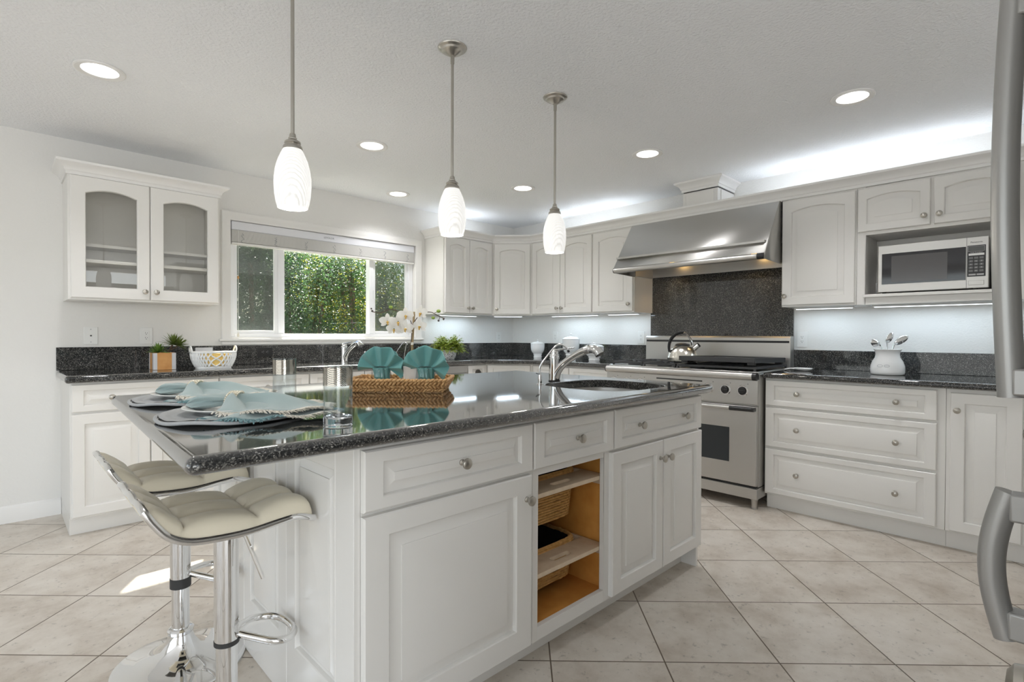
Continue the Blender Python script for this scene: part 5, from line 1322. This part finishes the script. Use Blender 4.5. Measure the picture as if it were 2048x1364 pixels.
# spoon rest
sr = new('spoon_rest', 'small white spoon rest on the counter just right of the range', 'spoon rest')
def srp(u, v):
    a = 2*PI*v; r = .02+.98*u; wob = 1+.25*math.cos(a)
    return (4.03+.050*r*math.sin(a)*.75, 1.20+.062*r*math.cos(a)*wob, ZB-.0055+.003+.016*r**3)
o = obj('dish', MB().grid(srp, 10, 40), CERAMIC, sr, angle=0, solid=.004, fixn=False)
for p_ in o.data.polygons: p_.use_smooth = True
obj('handle', MB().tube([(4.03, 1.255, ZB+.006), (4.00, 1.29, ZB+.010), (3.98, 1.32, ZB+.002)], [.012, .011, .012], 12, flat=(1.2, .4)), CERAMIC, sr)
settle(sr, (4.03, 1.22, ZB-.0055))

# ================================================================== PULL-OUT BASKETS IN THE ISLAND
def pullout(zt, label, hb):
    t = thing('wicker_drawer', label, 'basket', (1.5405, 1.2585, zt), 0, 'pull-out wicker baskets')
    hw, d1, th, db = .216, .56, .016, .112
    n = 28
    m = MB(); m.box(-hw, d1-.02, -th, hw, d1, 0); m.box(-hw, db+.001, -th, -.200, d1-.02, 0); m.box(.200, db+.001, -th, hw, d1-.02, 0)
    slot = []; O = []
    for k in range(n):
        a = 2*PI*(k+.5)/n; ca, sa = math.cos(a), math.sin(a)
        slot.append((math.copysign(.042, ca)+.013*ca, .050+.013*sa))
        mx_ = max(abs(ca)/hw, abs(sa)/(db/2)); O.append((ca/mx_, db/2+sa/mx_))
    for cx_, cy_ in ((hw, 0), (hw, db), (-hw, 0), (-hw, db)):
        j = min(range(n), key=lambda q: (O[q][0]-cx_)**2+(O[q][1]-cy_)**2*4); O[j] = (cx_, cy_)
    T_ = [[(x, y, 0) for x, y in O], [(x, y, 0) for x, y in slot], [(x, y, -th) for x, y in slot], [(x, y, -th) for x, y in O], [(x, y, 0) for x, y in O]]
    m.loops(T_, False, False)
    obj('wood_frame', m, PINE, t, bevel=.0015)
    def ring(s, z, wob=0, ph=0, N=216, lob=36):
        P = []
        for k in range(N):
            a = 2*PI*k/N; ca, sa = math.cos(a), math.sin(a); e = .30
            ww = wob*math.sin(k*2*PI/N*lob+ph)
            P.append(((.192*s+ww)*math.copysign(abs(ca)**e, ca), .335+(.215*s+ww)*math.copysign(abs(sa)**e, sa), z+.35*ww))
        return P
    m = MB(); rows = int((hb-.022)/.0112)
    for r in range(rows):
        s = 1.0-.075*r/rows; m.tube(ring(s, -.021-r*.0112, .0046, PI*(r % 2)), .0050, 6, closed=True)
    obj('woven_body', m, WICKER, t, fixn=False)
    m = MB(); m.tube(ring(1.0, .006, .003, 0), .0072, 6, closed=True); m.tube(ring(1.01, -.004, .003, 2), .0062, 6, closed=True); m.tube(ring(.985, .012, .0025, 1), .0045, 6, closed=True)
    obj('rim', m, WICKER, t, fixn=False)
    L = [ring(.955, .004), ring(.90, -hb+.012)]
    obj('lining', MB().loops(L, False, True), LINING, t, fixn=False)
pullout(.598, 'upper wicker pull-out basket in the island niche', .195); pullout(.314, 'lower wicker pull-out basket in the island niche', .165)

# ================================================================== GARDEN BEHIND THE WINDOW
struct('garden_ground', MB().box(-10, YW+.6, -.35, 22, 30, -.30), GROUND, angle=0)
def shrub(x, y, h, rx, ry, n, mat, label, seed, zb=.25, leaf=.036, mat2=None):
    rnd = random.Random(seed); t = thing('garden_shrub', label, 'shrub', (x, y, -.30), 0, 'garden shrubs')
    tk = MB()
    for k in range(5):
        a = rnd.uniform(0, 2*PI); tk.tube(cat_rom([(.08*math.cos(a), .08*math.sin(a), 0), (.2*math.cos(a), .2*math.sin(a), h*.35), (.55*rx*math.cos(a), .55*ry*math.sin(a), h*.8)], 4), .03, 6)
    obj('stems', tk, BARK, t)
    blobs = [(rnd.uniform(-.7, .7)*rx, rnd.uniform(-.7, .7)*ry, rnd.uniform(.15, .92)*h, rnd.uniform(.25, .5)) for _ in range(46)]
    for part_, mt, cnt in (('foliage', mat, n), ('new_growth', mat2, n//4 if mat2 else 0)):
        if not cnt: continue
        m = MB()
        for _ in range(cnt):
            bx, by, bz, br = rnd.choice(blobs if part_ == 'foliage' else blobs[:14])
            v = Vector((rnd.gauss(0, 1), rnd.gauss(0, 1), rnd.gauss(0, 1))).normalized()*br*rnd.uniform(.6, 1.05)
            c = Vector((bx, by, bz))+v
            if c.z < zb*.2: continue
            d = Vector((rnd.gauss(0, 1), rnd.gauss(0, 1), rnd.gauss(-.3, .7))).normalized(); s_ = d.cross(Vector((rnd.gauss(0, 1), rnd.gauss(0, 1), rnd.gauss(0, 1)))).normalized()
            L_ = leaf*rnd.uniform(.7, 1.4); wv = L_*.30; up = d.cross(s_)*L_*.12
            m.add([c, c+d*L_*.5+s_*wv+up, c+d*L_, c+d*L_*.5-s_*wv+up], [(0, 1, 2, 3)])
        obj(part_, m, mt, t, angle=0, fixn=False)
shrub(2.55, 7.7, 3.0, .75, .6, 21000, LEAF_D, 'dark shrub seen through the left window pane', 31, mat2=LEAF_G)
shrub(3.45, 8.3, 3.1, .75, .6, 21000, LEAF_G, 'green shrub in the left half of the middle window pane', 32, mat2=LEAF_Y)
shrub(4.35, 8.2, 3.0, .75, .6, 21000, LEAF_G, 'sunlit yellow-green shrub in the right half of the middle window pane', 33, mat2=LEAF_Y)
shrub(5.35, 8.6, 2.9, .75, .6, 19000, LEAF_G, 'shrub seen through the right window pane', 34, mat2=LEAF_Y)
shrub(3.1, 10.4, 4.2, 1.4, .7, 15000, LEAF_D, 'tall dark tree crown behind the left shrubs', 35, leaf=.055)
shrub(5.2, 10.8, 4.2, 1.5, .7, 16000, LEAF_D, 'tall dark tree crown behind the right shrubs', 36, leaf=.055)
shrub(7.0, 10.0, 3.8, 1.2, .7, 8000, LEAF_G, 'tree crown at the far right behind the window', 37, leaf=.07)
fc = thing('garden_fence', 'weathered brown fence between the garden shrubs', 'fence', (4.0, 12.2, -.3))
for k in range(60): pass
obj('boards', (lambda m: [m.box(-4+k*.15, 0, 0, -4+k*.15+.14, .02, 1.9) for k in range(60)] and m)(MB()), FENCEM, fc)
for k in range(5): obj('post', MB().box(-3.9+k*2.1, .0205, 0, -3.8+k*2.1, .12, 1.95), FENCEM, fc)
